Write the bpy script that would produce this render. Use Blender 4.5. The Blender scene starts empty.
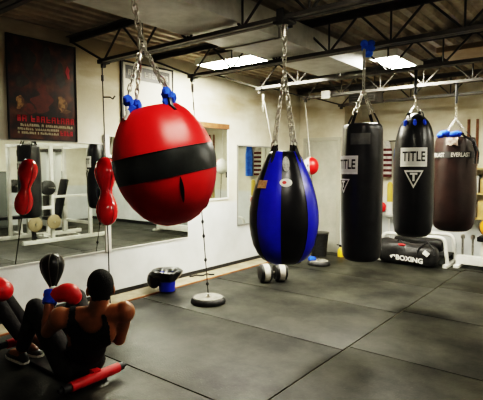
import bpy, bmesh, math, random
from mathutils import Vector as V, Matrix as M, noise as NZ
PI=math.pi
rnd=random.Random(7)
sc=bpy.context.scene
col=sc.collection
LOC={}

# ------------------------------------------------------------------ materials
MATS={}
def mat(name,c,rough=.6,metal=0,c2=None,scale=6,bump=0,bscale=40,spec=.5,detail=5,lo=.35,hi=.65,coat=0,emit=0,sheen=0):
    if name in MATS: return MATS[name]
    m=bpy.data.materials.new(name); m.use_nodes=True
    nt=m.node_tree; b=nt.nodes['Principled BSDF']
    b.inputs['Base Color'].default_value=(*c,1)
    b.inputs['Roughness'].default_value=rough
    b.inputs['Metallic'].default_value=metal
    b.inputs['Specular IOR Level'].default_value=spec
    if coat: b.inputs['Coat Weight'].default_value=coat; b.inputs['Coat Roughness'].default_value=.15
    if emit:
        b.inputs['Emission Color'].default_value=(*c,1); b.inputs['Emission Strength'].default_value=emit
    tc=nt.nodes.new('ShaderNodeTexCoord')
    if c2 is not None:
        n=nt.nodes.new('ShaderNodeTexNoise'); n.inputs['Scale'].default_value=scale; n.inputs['Detail'].default_value=detail
        n.inputs['Roughness'].default_value=.65
        r=nt.nodes.new('ShaderNodeValToRGB')
        r.color_ramp.elements[0].position=lo; r.color_ramp.elements[1].position=hi
        r.color_ramp.elements[0].color=(*c,1); r.color_ramp.elements[1].color=(*c2,1)
        nt.links.new(tc.outputs['Object'],n.inputs['Vector'])
        nt.links.new(n.outputs['Fac'],r.inputs['Fac']); nt.links.new(r.outputs['Color'],b.inputs['Base Color'])
    if bump:
        n=nt.nodes.new('ShaderNodeTexNoise'); n.inputs['Scale'].default_value=bscale; n.inputs['Detail'].default_value=6
        bp=nt.nodes.new('ShaderNodeBump'); bp.inputs['Strength'].default_value=bump; bp.inputs['Distance'].default_value=.02
        nt.links.new(tc.outputs['Object'],n.inputs['Vector'])
        nt.links.new(n.outputs['Fac'],bp.inputs['Height']); nt.links.new(bp.outputs['Normal'],b.inputs['Normal'])
    MATS[name]=m
    return m

def wall_mat():
    m=bpy.data.materials.new('painted_block_wall'); m.use_nodes=True; nt=m.node_tree; N=nt.nodes; L=nt.links
    b=N['Principled BSDF']; b.inputs['Roughness'].default_value=.75
    g=N.new('ShaderNodeNewGeometry'); s=N.new('ShaderNodeSeparateXYZ'); L.new(g.outputs['Position'],s.inputs[0])
    n=N.new('ShaderNodeTexNoise'); n.inputs['Scale'].default_value=1.7; n.inputs['Detail'].default_value=8; n.inputs['Roughness'].default_value=.62
    L.new(g.outputs['Position'],n.inputs['Vector'])
    r=N.new('ShaderNodeValToRGB'); r.color_ramp.elements[0].position=.3; r.color_ramp.elements[1].position=.68
    r.color_ramp.elements[0].color=(.50,.46,.36,1); r.color_ramp.elements[1].color=(.70,.68,.58,1)
    L.new(n.outputs['Fac'],r.inputs['Fac'])
    # paler cool paint on the lower part of the wall, weathered edge
    r2=N.new('ShaderNodeValToRGB'); r2.color_ramp.elements[0].position=.3; r2.color_ramp.elements[1].position=.7
    r2.color_ramp.elements[0].color=(.50,.52,.51,1); r2.color_ramp.elements[1].color=(.66,.68,.68,1)
    L.new(n.outputs['Fac'],r2.inputs['Fac'])
    mr=N.new('ShaderNodeMapRange'); mr.inputs['From Min'].default_value=1.02; mr.inputs['From Max'].default_value=1.08
    L.new(s.outputs['Z'],mr.inputs['Value'])
    mx=N.new('ShaderNodeMix'); mx.data_type='RGBA'
    L.new(mr.outputs[0],mx.inputs[0]); L.new(r2.outputs['Color'],mx.inputs[6]); L.new(r.outputs['Color'],mx.inputs[7])
    # water stains under the roof
    n2=N.new('ShaderNodeTexNoise'); n2.inputs['Scale'].default_value=.9; n2.inputs['Detail'].default_value=5
    mp=N.new('ShaderNodeMapping'); mp.inputs['Scale'].default_value=(1,1,3.5); L.new(g.outputs['Position'],mp.inputs[0]); L.new(mp.outputs[0],n2.inputs['Vector'])
    mr2=N.new('ShaderNodeMapRange'); mr2.inputs['From Min'].default_value=2.0; mr2.inputs['From Max'].default_value=2.7
    L.new(s.outputs['Z'],mr2.inputs['Value'])
    mr3=N.new('ShaderNodeMapRange'); mr3.inputs['From Min'].default_value=.45; mr3.inputs['From Max'].default_value=.62
    L.new(n2.outputs['Fac'],mr3.inputs['Value'])
    mu=N.new('ShaderNodeMath'); mu.operation='MULTIPLY'; L.new(mr2.outputs[0],mu.inputs[0]); L.new(mr3.outputs[0],mu.inputs[1])
    mu2=N.new('ShaderNodeMath'); mu2.operation='MULTIPLY'; L.new(mu.outputs[0],mu2.inputs[0]); mu2.inputs[1].default_value=.7
    mx2=N.new('ShaderNodeMix'); mx2.data_type='RGBA'; L.new(mu2.outputs[0],mx2.inputs[0]); L.new(mx.outputs[2],mx2.inputs[6]); mx2.inputs[7].default_value=(.34,.27,.15,1)
    L.new(mx2.outputs[2],b.inputs['Base Color'])
    n3=N.new('ShaderNodeTexNoise'); n3.inputs['Scale'].default_value=60; bp=N.new('ShaderNodeBump'); bp.inputs['Strength'].default_value=.15; bp.inputs['Distance'].default_value=.01
    L.new(g.outputs['Position'],n3.inputs['Vector']); L.new(n3.outputs['Fac'],bp.inputs['Height']); L.new(bp.outputs['Normal'],b.inputs['Normal'])
    return m
WALL=wall_mat()

def rubber_mat():
    m=bpy.data.materials.new('black_rubber_matting'); m.use_nodes=True; nt=m.node_tree; N=nt.nodes; L=nt.links
    b=N['Principled BSDF']; b.inputs['Specular IOR Level'].default_value=.36; g=N.new('ShaderNodeNewGeometry')
    n=N.new('ShaderNodeTexNoise'); n.inputs['Scale'].default_value=1.6; n.inputs['Detail'].default_value=9; n.inputs['Roughness'].default_value=.7
    L.new(g.outputs['Position'],n.inputs['Vector'])
    r=N.new('ShaderNodeValToRGB'); r.color_ramp.elements[0].position=.38; r.color_ramp.elements[1].position=.64
    r.color_ramp.elements[0].color=(.004,.0042,.0036,1); r.color_ramp.elements[1].color=(.042,.042,.032,1)
    L.new(n.outputs['Fac'],r.inputs['Fac'])
    n2=N.new('ShaderNodeTexNoise'); n2.inputs['Scale'].default_value=70; n2.inputs['Detail'].default_value=3
    L.new(g.outputs['Position'],n2.inputs['Vector'])
    r2=N.new('ShaderNodeValToRGB'); r2.color_ramp.elements[0].position=.66; r2.color_ramp.elements[1].position=.74
    r2.color_ramp.elements[0].color=(0,0,0,1); r2.color_ramp.elements[1].color=(.07,.068,.06,1)
    L.new(n2.outputs['Fac'],r2.inputs['Fac'])
    ad=N.new('ShaderNodeMix'); ad.data_type='RGBA'; ad.blend_type='ADD'; ad.inputs[0].default_value=1
    L.new(r.outputs['Color'],ad.inputs[6]); L.new(r2.outputs['Color'],ad.inputs[7]); L.new(ad.outputs[2],b.inputs['Base Color'])
    mr=N.new('ShaderNodeMapRange'); mr.inputs['To Min'].default_value=.66; mr.inputs['To Max'].default_value=.40; L.new(n.outputs['Fac'],mr.inputs['Value'])
    L.new(mr.outputs[0],b.inputs['Roughness'])
    bp=N.new('ShaderNodeBump'); bp.inputs['Strength'].default_value=.25; bp.inputs['Distance'].default_value=.006
    L.new(n2.outputs['Fac'],bp.inputs['Height']); L.new(bp.outputs['Normal'],b.inputs['Normal'])
    return m
RUB=rubber_mat()

def mirror_mat():
    m=bpy.data.materials.new('mirror_glass'); m.use_nodes=True; nt=m.node_tree; N=nt.nodes
    b=N['Principled BSDF']; b.inputs['Base Color'].default_value=(.80,.83,.78,1); b.inputs['Metallic'].default_value=1; b.inputs['Roughness'].default_value=.015
    n=N.new('ShaderNodeTexNoise'); n.inputs['Scale'].default_value=4
    mr=N.new('ShaderNodeMapRange'); mr.inputs['To Min'].default_value=.0; mr.inputs['To Max'].default_value=.03
    nt.links.new(n.outputs['Fac'],mr.inputs['Value']); nt.links.new(mr.outputs[0],b.inputs['Roughness'])
    return m
MIR=mirror_mat()

BLACKV=mat('black_vinyl',(.006,.006,.008),.34,c2=(.014,.014,.017),scale=5,bump=.25,bscale=7)
BLACKV2=mat('worn_black_vinyl',(.010,.010,.012),.36,c2=(.024,.024,.026),scale=4,bump=.3,bscale=6)
BROWNV=mat('dark_brown_leather',(.012,.006,.005),.42,c2=(.026,.012,.010),scale=4,bump=.3,bscale=7)
REDV=mat('red_vinyl',(.52,.008,.010),.40,c2=(.66,.014,.014),scale=3,bump=.22,bscale=6)
BLUEV=mat('blue_vinyl',(.012,.018,.42),.3,c2=(.02,.03,.60),scale=3,bump=.2,bscale=6)
CHROME=mat('zinc_chain_steel',(.62,.60,.54),.32,1,c2=(.38,.36,.32),scale=30)
DSTEEL=mat('dark_painted_steel',(.022,.021,.020),.55,c2=(.075,.070,.062),scale=5)
PALESTEEL=mat('pale_painted_steel',(.42,.41,.37),.5,c2=(.26,.25,.22),scale=6)
WHITEP=mat('white_painted_steel',(.72,.72,.68),.4,c2=(.58,.57,.52),scale=6)
BLUECL=mat('blue_cloth',(.010,.05,.40),.85,c2=(.02,.10,.62),scale=25)
WHITECL=mat('white_cloth',(.62,.6,.55),.85,c2=(.45,.43,.4),scale=20)
BLACKR=mat('black_rubber',(.012,.012,.013),.5,c2=(.03,.03,.03),scale=20)
WHITEPR=mat('white_print',(.75,.74,.70),.6,c2=(.62,.61,.57),scale=20)
BLACKPR=mat('black_print',(.012,.012,.012),.6)
REDPR=mat('red_print',(.55,.03,.03),.6)
GALV=mat('galvanised_duct',(.40,.40,.36),.5,.1,c2=(.66,.66,.61),scale=2.5)
DECK=mat('corrugated_roof_deck',(.26,.22,.16),.6,.0,c2=(.46,.40,.30),scale=3)
CONC=mat('bare_concrete',(.22,.19,.13),.7,c2=(.34,.30,.22),scale=5)
WOOD=mat('brown_wood',(.13,.055,.025),.55,c2=(.22,.10,.045),scale=9)
YWOOD=mat('yellow_pine',(.42,.30,.12),.6,c2=(.55,.42,.2),scale=8)
YEL=mat('yellow_plastic',(.70,.46,.03),.4)
ORNG=mat('orange_rubber',(.72,.28,.02),.45)
SKIN=mat('brown_skin',(.30,.115,.045),.40,c2=(.38,.15,.06),scale=12)
SKIN2=mat('dark_brown_skin',(.085,.032,.018),.45,c2=(.12,.046,.024),scale=12)
HAIR=mat('short_black_hair',(.006,.005,.005),.8,bump=.6,bscale=180)
TANK=mat('black_jersey_cloth',(.010,.010,.011),.85,bump=.4,bscale=25)
SHORT=mat('black_shorts_cloth',(.016,.014,.015),.8,bump=.4,bscale=25)
LIGHTM=mat('fluorescent_diffuser',(1,.95,.80),.5,emit=42)
LIGHT2=mat('dim_fluorescent_diffuser',(1,.94,.80),.5,emit=25)
DOORM=mat('grey_door_paint',(.36,.36,.31),.55,c2=(.46,.45,.39),scale=3)

# ------------------------------------------------------------------ mesh builder
class MB:
    def __init__(s): s.bm=bmesh.new()
    def _new(s,vs,fs,mi=0):
        b=[s.bm.verts.new(v) for v in vs]
        for f in fs:
            try:
                x=s.bm.faces.new([b[i] for i in f]); x.material_index=mi; x.smooth=True
            except ValueError: pass
        return b
    def box(s,lo,hi,mi=0,bev=0,rot=None):
        x0,y0,z0=lo;x1,y1,z1=hi
        vs=[V(p) for p in((x0,y0,z0),(x1,y0,z0),(x1,y1,z0),(x0,y1,z0),(x0,y0,z1),(x1,y0,z1),(x1,y1,z1),(x0,y1,z1))]
        if rot:
            c=(V(lo)+V(hi))/2; vs=[c+rot@(v-c) for v in vs]
        b=s._new(vs,[(0,3,2,1),(4,5,6,7),(0,1,5,4),(1,2,6,5),(2,3,7,6),(3,0,4,7)],mi)
        for v in b:
            for f in v.link_faces: f.smooth=False
        if bev:
            es=list({e for v in b for e in v.link_edges})
            r=bmesh.ops.bevel(s.bm,geom=es,offset=bev,segments=2,affect='EDGES',profile=.6)
            for f in r['faces']: f.material_index=mi; f.smooth=True
        return s
    def rings(s,rings,mi=0,capa=True,capb=True,closed=True,mif=None):
        # rings: list of lists of points
        n=len(rings[0]); vb=[[s.bm.verts.new(p) for p in r] for r in rings]
        for i in range(len(rings)-1):
            for j in range(n if closed else n-1):
                k=(j+1)%n
                f=s.bm.faces.new((vb[i][j],vb[i][k],vb[i+1][k],vb[i+1][j])); f.smooth=True
                f.material_index=mif(i,j) if mif else mi
        if closed and capa: 
            f=s.bm.faces.new(vb[0][::-1]); f.material_index=mif(0,0) if mif else mi
        if closed and capb: 
            f=s.bm.faces.new(vb[-1]); f.material_index=mif(len(rings)-2,0) if mif else mi
        return s
    def tube(s,pts,r,n=8,mi=0,closed=False):
        pts=[V(p) for p in pts]; rr=r if isinstance(r,(list,tuple)) else [r]*len(pts)
        N=len(pts); rings=[]
        T=[]
        for i in range(N):
            if closed: t=pts[(i+1)%N]-pts[i-1]
            else: t=pts[min(i+1,N-1)]-pts[max(i-1,0)]
            T.append(t.normalized())
        up=V((0,0,1)) if abs(T[0].z)<.9 else V((1,0,0))
        a=T[0].cross(up).normalized()
        for i in range(N):
            a=(a-T[i]*a.dot(T[i])).normalized(); b=T[i].cross(a)
            rings.append([pts[i]+(a*math.cos(2*PI*k/n)+b*math.sin(2*PI*k/n))*rr[i] for k in range(n)])
        if closed:
            rings.append(rings[0]); s.rings(rings,mi,False,False); bmesh.ops.remove_doubles(s.bm,verts=s.bm.verts,dist=1e-6)
        else: s.rings(rings,mi)
        return s
    def lathe(s,prof,c=(0,0,0),n=32,axis=V((0,0,1)),xdir=None,mi=0,mif=None,fr=None):
        axis=V(axis).normalized(); c=V(c)
        a=V(xdir) if xdir else (V((1,0,0)) if abs(axis.x)<.9 else V((0,1,0)))
        a=(a-axis*a.dot(axis)).normalized(); b=axis.cross(a)
        R=[]
        for (r,z) in prof:
            ring=[]
            for k in range(n):
                t=2*PI*k/n; q=max(r,1e-4)*(fr(t,z) if fr else 1)
                ring.append(c+axis*z+(a*math.cos(t)+b*math.sin(t))*q)
            R.append(ring)
        return s.rings(R,mi,mif=mif)
    def ell(s,c,r,n=20,m=12,rot=None,mi=0):
        c=V(c); R=[]
        for i in range(m+1):
            p=PI*i/m
            ring=[]
            for k in range(n):
                t=2*PI*k/n; v=V((max(math.sin(p),1e-3)*math.cos(t)*r[0],max(math.sin(p),1e-3)*math.sin(t)*r[1],-math.cos(p)*r[2]))
                ring.append(c+(rot@v if rot else v))
            R.append(ring)
        return s.rings(R,mi)
    def poly(s,pts,mi=0,smooth=False):
        f=s.bm.faces.new([s.bm.verts.new(p) for p in pts]); f.material_index=mi; f.smooth=smooth; return s
    def build(s,name,mats,parent=None,auto=35):
        off=V((0,0,0))
        if parent: off=LOC[parent.name]
        bmesh.ops.recalc_face_normals(s.bm,faces=s.bm.faces)
        if not parent:
            xs=[v.co for v in s.bm.verts]
            off=V(((min(v.x for v in xs)+max(v.x for v in xs))/2,(min(v.y for v in xs)+max(v.y for v in xs))/2,min(v.z for v in xs)))
        for v in s.bm.verts: v.co-=off
        me=bpy.data.meshes.new(name); s.bm.to_mesh(me); s.bm.free()
        for m in (mats if isinstance(mats,(list,tuple)) else [mats]): me.materials.append(m)
        try: me.set_sharp_from_angle(angle=math.radians(auto))
        except Exception: pass
        o=bpy.data.objects.new(name,me); col.objects.link(o)
        if parent: o.parent=parent
        else: o.location=off
        LOC[o.name]=off.copy()
        return o

def thing(name,label,cat,loc,group=None,kind=None):
    o=bpy.data.objects.new(name,None); o.empty_display_size=.1; col.objects.link(o); o.location=loc; LOC[o.name]=V(loc)
    o['label']=label;o['category']=cat
    if group:o['group']=group
    if kind:o['kind']=kind
    return o
def tag(o,label,cat,group=None,kind=None):
    o['label']=label;o['category']=cat
    if group:o['group']=group
    if kind:o['kind']=kind
    return o
def struct(o): o['kind']='structure'; return o

def text_mesh(txt,h,bold=.0,slices=10):
    """letters centred on the origin in the XY plane, cap height h -> (verts, faces)"""
    cu=bpy.data.curves.new('lettering','FONT'); cu.body=txt; cu.size=1; cu.align_x='CENTER'; cu.align_y='CENTER'; cu.offset=bold; cu.resolution_u=3
    o=bpy.data.objects.new('lettering',cu); col.objects.link(o)
    dg=bpy.context.evaluated_depsgraph_get(); me=bpy.data.meshes.new_from_object(o.evaluated_get(dg))
    bpy.data.objects.remove(o); bm=bmesh.new(); bm.from_mesh(me); bpy.data.meshes.remove(me); bpy.data.curves.remove(cu)
    bmesh.ops.remove_doubles(bm,verts=bm.verts,dist=1e-4)
    xs=[v.co.x for v in bm.verts]; ys=[v.co.y for v in bm.verts]
    cx=(min(xs)+max(xs))/2; cy=(min(ys)+max(ys))/2; k=h/(max(ys)-min(ys))
    for v in bm.verts: v.co=V(((v.co.x-cx)*k,(v.co.y-cy)*k,0))
    w=(max(xs)-min(xs))*k
    for i in range(1,slices):
        bmesh.ops.bisect_plane(bm,geom=bm.verts[:]+bm.edges[:]+bm.faces[:],plane_co=(-w/2+w*i/slices,0,0),plane_no=(1,0,0))
    vs=[v.co.copy() for v in bm.verts]; bm.verts.index_update(); fs=[[v.index for v in f.verts] for f in bm.faces]; bm.free()
    return vs,fs,w
def put_text(mb,txt,h,fn,bold=0,mi=0,wid=None,slices=10):
    vs,fs,w=text_mesh(txt,h,bold,slices); k=(wid/w) if wid else 1
    mb._new([fn(v.x*k,v.y) for v in vs],fs,mi)
def chain(mb,a,b,L=.05,w=.011,r=.0042,mi=0):
    a=V(a);b=V(b);d=(b-a);n=max(1,round(d.length/(L*.72)));t=d.normalized()
    p=t.cross(V((.3,.7,.2))).normalized();q=t.cross(p)
    for i in range(n):
        c=a+d*((i+.5)/n); s=p if i%2 else q
        hl=L/2-w
        pts=[]
        for k in range(6): 
            th=PI*k/5; pts.append(c+t*(hl+w*math.sin(th))+s*(w*math.cos(th)))
        for k in range(6):
            th=PI*k/5; pts.append(c-t*(hl+w*math.sin(th))-s*(w*math.cos(th)))
        mb.tube(pts,r,6,mi,closed=False); 
        mb.tube([pts[-1],pts[0]],r,6,mi)
    return mb

# ================================================================== SETTING
WX=-4.9; RX=3.4; Y0=-2.2; YD=8.0; YB=8.72; ZC=3.10; JX=-3.95
o=MB().box((WX-.2,Y0-.2,-.12),(RX+.2,YB+.2,-.012)).build('floor',CONC); struct(o)
# corrugated deck, ribs running along y
m=MB(); xs=[];x=WX-.1;prof=[]
while x<RX+.1:
    prof+= [(x,ZC),(x+.06,ZC),(x+.085,ZC+.045),(x+.125,ZC+.045)]; x+=.15
lo=[V((a,Y0-.1,b)) for a,b in prof]; hi=[V((a,YB+.1,b)) for a,b in prof]
m.rings([lo,hi],closed=False); 
o=m.build('ceiling',DECK,auto=20); struct(o)
o=MB().box((WX-.2,Y0-.2,ZC+.05),(RX+.2,YB+.2,ZC+.2)).build('ceiling_slab',DSTEEL); struct(o)
o=MB().box((WX-.15,Y0,-.012),(WX,YD,ZC+.05)).build('wall_left',WALL); struct(o)
o=MB().box((WX-.15,YD,-.012),(JX,YB+.15,ZC+.05)).build('wall_door',WALL); struct(o)
o=MB().box((JX,YB,-.012),(RX+.15,YB+.15,ZC+.05)).build('wall_far',WALL); struct(o)
o=MB().box((RX,Y0,-.012),(RX+.15,YB,ZC+.05)).build('wall_right',WALL); struct(o)
o=MB().box((WX-.15,Y0-.15,-.012),(RX+.15,Y0,ZC+.05)).build('wall_back',WALL); struct(o)
o=MB().box((WX,Y0,-.012),(WX+.018,YD,.055)).build('baseboard_left',BLACKR); struct(o)
o=MB().box((JX+.018,YB-.018,-.012),(RX,YB,.08)).build('baseboard_far',BLACKR); struct(o)
# pale curb strip beside the left wall with a worn orange edge
o=MB().box((WX+.02,Y0,-.012),(WX+.335,YD-.02,.004)).build('trim_1',CONC); struct(o)
o=MB().box((WX+.335,Y0,-.012),(WX+.36,YD-.3,.010),bev=.003).build('trim_2',mat('rusty_edge',(.20,.07,.03),.7,c2=(.32,.16,.08),scale=6)); struct(o)

# door in the short end wall
d=thing('door_1','grey door in pale frame','door',(-4.42,YD-.02,0)); del d['category']; d['kind']='structure'; del d['label']
d2=MB(); d2.box((-4.80,YD-.035,-.012),(-4.73,YD+.0,2.16),bev=.006).box((-4.08,YD-.035,-.012),(-4.01,YD+.0,2.16),bev=.006).box((-4.80,YD-.036,2.09),(-4.01,YD,2.16),bev=.006)
d2.build('door_frame',mat('door_frame_paint',(.40,.39,.33),.5),d)
d3=MB().box((-4.728,YD-.016,-.004),(-4.082,YD,2.088),bev=.003); lf=d3.build('door_leaf',DOORM,d)
kn=MB().lathe([(.0,0),(.024,.0),(.024,.006),(.011,.01),(.011,.03),(.026,.04),(.028,.055),(.018,.066),(0,.068)],(-4.66,YD-.016,1.0),axis=(0,-1,0),n=16); kn.build('door_knob',CHROME,d)
# ------------------------------------------------------------------ rubber mats
XS=[-4.53,-1.82,.88,3.38]; YS=[Y0,-.15,1.05,2.35,3.72,5.06,6.4,7.7]
names={}
colw=['by the left wall','right of the long floor seam','under the right wall']
roww=['behind the camera','first in front of the camera','beneath the seated man','before the ball bag','beside the weighted cord disc','below the heavy bag row','by the dumbbell and door end']
for i in range(3):
    ys=YS if i==0 else [y+(.1 if i==1 else .05) if 0<k<len(YS) else y for k,y in enumerate(YS)]
    for j in range(len(ys)-1):
        if j<1: pass
        y1=ys[j+1]
        x1=XS[i+1]
        if i==0: lab='black rubber floor mat %s, %s'%(colw[i],roww[j])
        else: lab='black rubber floor mat %s, %s row'%(['','right of the long seam','under the right wall'][i],['rearmost','nearest','second','third','fourth','fifth','farthest'][j])
        oo=MB().box((XS[i]+.006,ys[j]+.006,-.012),(x1-.006,y1-.006,0),bev=.004).build('rubber_floor_mat',RUB)
        tag(oo,lab,'floor mat','black rubber floor mats')
# strip of matting between the last full mats and the end wall
for i,(xa,xb,ya,yb,lab) in enumerate([(-4.53,-1.82,7.7,7.98,'short black rubber mat strip in front of the grey door'),(-3.93,3.38,7.99,8.69,'narrow black rubber mat under the storage bench along the far wall'),(-1.82,3.38,7.81,7.98,'thin black rubber mat strip right of the long seam near the far wall')]):
    oo=MB().box((xa+.006,ya+.012,-.012),(xb-.006,yb-.006,0),bev=.004).build('rubber_floor_mat',RUB); tag(oo,lab,'floor mat','black rubber floor mats')

# ------------------------------------------------------------------ joists
def joist(y,xa,label,endm=True,pale=False):
    st=PALESTEEL if pale else DSTEEL
    sb=PALESTEEL if pale else mat('lit_chord_steel',(.07,.066,.06),.5,c2=(.15,.14,.125),scale=4)  # bottom chord gets a lighter steel, standing in for the light on it
    t=thing('roof_joist',label,'roof joist',(xa,y,2.66),'open web steel roof joists')
    zb=2.70; zt=3.00; xe=RX-.02
    m=MB()
    for s in(-1,1):
        m.box((xa,y+s*.028-.022,zb),(xe,y+s*.028+.022,zb+.006)); m.box((xa,y+s*.008-.003,zb),(xe,y+s*.008+.003,zb+.045))
    m.build('bottom_chord',sb,t)
    m=MB()
    for s in(-1,1):
        m.box((WX+.01,y+s*.034-.028,zt+.055),(xe,y+s*.034+.028,zt+.062)); m.box((WX+.01,y+s*.010-.004,zt),(xe,y+s*.010+.004,zt+.06))
    m.build('top_chord',st,t)
    x=xa+.02; top=False; k=0
    e=MB().tube([(xa+.02,y,zb+.02),(WX+.03,y,zt+.01)],.012,8); e.build('end_diagonal',st,t)
    NP=.62
    while x+NP<xe:
        w=MB(); w.tube([(x,y,zb+.02),(x+NP/2,y,zt+.03)],.011,6); w.tube([(x+NP/2,y,zt+.03),(x+NP,y,zb+.02)],.011,6); w.tube([(x+NP,y,zb+.02),(x+NP,y,zt+.03)],.009,6)
        w.build('web_bar',st,t); x+=NP
    g=MB().box((xa-.03,y-.05,zb-.012),(xa+.06,y+.05,zb+.03),bev=.006).box((xa-.012,y-.018,zb-.05),(xa+.03,y+.018,zb-.01)); g.build('end_clamp',DSTEEL,t)
    return t
joist(.62,-4.2,'dark open web roof joist overhead nearest the camera')
joist(1.60,-4.2,'dark open web roof joist carrying the red ball bag')
joist(3.06,-4.30,'dark open web roof joist carrying the blue and black teardrop bag')
joist(4.24,-4.15,'open web roof joist carrying the bag with the blue knot')
joist(5.50,-4.05,'pale lit open web roof joist beyond the ceiling light panel')
joist(6.72,-4.02,'dark open web roof joist carrying the brown heavy bag')
joist(7.90,-3.98,'dark open web roof joist closest to the far wall')
joist(-.6,-4.2,'dark open web roof joist behind the camera')

# ------------------------------------------------------------------ air duct
o=MB().box((-1.66,5.62,2.88),(-.6,6.3,2.94),bev=.006).build('ceiling_panel',mat('brown_board',(.26,.19,.11),.6,c2=(.34,.26,.16),scale=4)); tag(o,'flat brown board fixed up between the joists at upper right','panel')
t=thing('air_duct','long rectangular galvanised air duct running above the joists bottom chords','air duct',(-3,4,2.88))
yy=[-1.0,1.9,3.62,5.44]
# duct threads between bottom chord and top chord
for i in range(len(yy)-1):
    m=MB().box((-3.06,yy[i]+.004,2.765),(-2.44,yy[i+1]-.004,2.985),bev=.006); m.build('duct_section',GALV,t)
for y in yy[1:-1]:
    m=MB()
    m.box((-3.08,y-.015,2.755),(-2.42,y+.015,2.765)); m.box((-3.08,y-.015,2.985),(-2.42,y+.015,2.995)); m.box((-3.075,y-.015,2.765),(-3.06,y+.015,2.985)); m.box((-2.44,y-.015,2.765),(-2.425,y+.015,2.985))
    m.build('joint_flange',PALESTEEL,t)

# ------------------------------------------------------------------ fluorescent lights
def lamp(x0,x1,y0,y1,z,label,mt=None):
    t=thing('ceiling_light',label,'ceiling light',((x0+x1)/2,(y0+y1)/2,z),'fluorescent ceiling lights')
    m=MB(); m.box((x0-.02,y0-.02,z),(x1+.02,y0,z+.07)); m.box((x0-.02,y1,z),(x1+.02,y1+.02,z+.07)); m.box((x0-.02,y0,z),(x0,y1,z+.07)); m.box((x1,y0,z),(x1+.02,y1,z+.07)); m.box((x0-.02,y0-.02,z+.07),(x1+.02,y1+.02,z+.09))
    m.build('housing',WHITEP,t)
    MB().box((x0,y0,z+.005),(x1,y1,z+.02)).build('diffuser',mt or LIGHTM,t)
    return t
lamp(-4.42,-3.14,4.62,5.12,2.95,'bright white fluorescent panel light near the left wall')
lamp(-2.46,-2.14,5.68,6.60,2.93,'bright white fluorescent light above the hanging heavy bags',mat('bright_fluorescent_diffuser',(1,.95,.80),.5,emit=75))
lamp(-.95,-.65,1.0,2.2,2.97,'fluorescent light overhead in front of the red ball bag',LIGHT2)
lamp(.4,1.7,4.6,5.1,2.95,'added unseen fluorescent light over the power rack',mat('added_lamp_diffuser',(1,.95,.82),.5,emit=24))  # lamp out of view, added to light the right side of the room
lamp(.2,1.5,7.1,7.6,2.95,'added unseen fluorescent light near the far right corner',MATS['added_lamp_diffuser'])  # second added lamp out of view, more illumination from the right
# conduit under the roof, upper right
o=MB().tube([(-1.75,3.66,2.96),(1.5,3.66,2.96)],.014,8).build('metal_conduit',PALESTEEL); tag(o,'pale metal conduit pipe fixed under the roof at upper right','pipe')

# ------------------------------------------------------------------ mirrors
def mirror(name_label,y0,y1,z0,z1,fr=.012):
    t=thing('wall_mirror',name_label,'mirror',(WX,(y0+y1)/2,z0),'mirrors along the left wall')
    MB().box((WX,y0,z0),(WX+.008,y1,z1)).build('glass',MIR,t)
    MB().box((WX,y0,z0-fr),(WX+.012,y1,z0)).build('edge_channel',WHITEP,t); MB().box((WX,y0,z1),(WX+.012,y1,z1+fr)).build('edge_channel',WHITEP,t)
mirror('large wall mirror left of the white post, reflecting gym equipment',.9,3.46,.585,1.88)
mirror('wall mirror right of the white post, behind the red ball bag',3.55,4.89,.585,1.98)
o=MB().box((WX,3.465,.56),(WX+.02,3.545,2.0),bev=.004).build('mirror_post',WHITEP); tag(o,'narrow white post strip between the two large mirrors','trim strip')
# small mirrors further along
t=thing('wall_mirror','tall narrow mirror with a brown wooden top rail beside the red ball','mirror',(WX,5.48,1.1),'mirrors along the left wall')
MB().box((WX,5.17,1.12),(WX+.008,5.79,2.20)).build('glass',MIR,t)
MB().box((WX,5.14,2.20),(WX+.035,5.82,2.28),bev=.005).build('top_rail',WOOD,t)
m=MB(); m.box((WX,5.145,1.10),(WX+.014,5.17,2.2)); m.box((WX,5.79,1.10),(WX+.014,5.815,2.2)); m.box((WX,5.145,1.09),(WX+.014,5.815,1.12)); m.build('edge_frame',WHITEP,t)
t=thing('wall_mirror','dark mirror panel behind the blue teardrop bag','mirror',(WX,6.5,.62),'mirrors along the left wall')
MB().box((WX,6.06,.65),(WX+.008,7.0,1.95)).build('glass',MIR,t)
m=MB(); m.box((WX,6.04,.63),(WX+.014,6.06,1.97)); m.box((WX,7.0,.63),(WX+.014,7.02,1.97)); m.box((WX,6.06,.63),(WX+.014,7.0,.65)); m.box((WX,6.06,1.95),(WX+.014,7.0,1.97)); m.build('edge_frame',mat('grey_frame',(.25,.25,.23),.5),t)

# ------------------------------------------------------------------ posters
def blobs_mat(name,base,cols,scale):
    m=bpy.data.materials.new(name); m.use_nodes=True; nt=m.node_tree; N=nt.nodes; L=nt.links
    b=N['Principled BSDF']; b.inputs['Roughness'].default_value=.4
    g=N.new('ShaderNodeTexCoord'); n=N.new('ShaderNodeTexNoise'); n.inputs['Scale'].default_value=scale; n.inputs['Detail'].default_value=4
    L.new(g.outputs['Object'],n.inputs['Vector']); r=N.new('ShaderNodeValToRGB')
    e=r.color_ramp.elements; e[0].position=.40; e[0].color=(*base,1); e[1].position=.75; e[1].color=(*cols[-1],1)
    for i,c in enumerate(cols[:-1]):
        q=e.new(.48+.09*i); q.color=(*c,1)
    L.new(n.outputs['Fac'],r.inputs['Fac']); L.new(r.outputs['Color'],b.inputs['Base Color']); return m
t=thing('framed_poster','dark red and black fight poster with red and pale lettering, above the mirror','poster',(WX,2.72,1.9),'posters on the left wall')
PM=blobs_mat('poster_print',(.012,.006,.007),[(.035,.010,.008),(.07,.018,.010),(.14,.055,.025)],6)
y0,y1,z0,z1=2.34,3.10,1.905,2.95
MB().box((WX,y0,z0),(WX+.012,y1,z1)).build('poster_sheet',PM,t)
m=MB()
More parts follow.
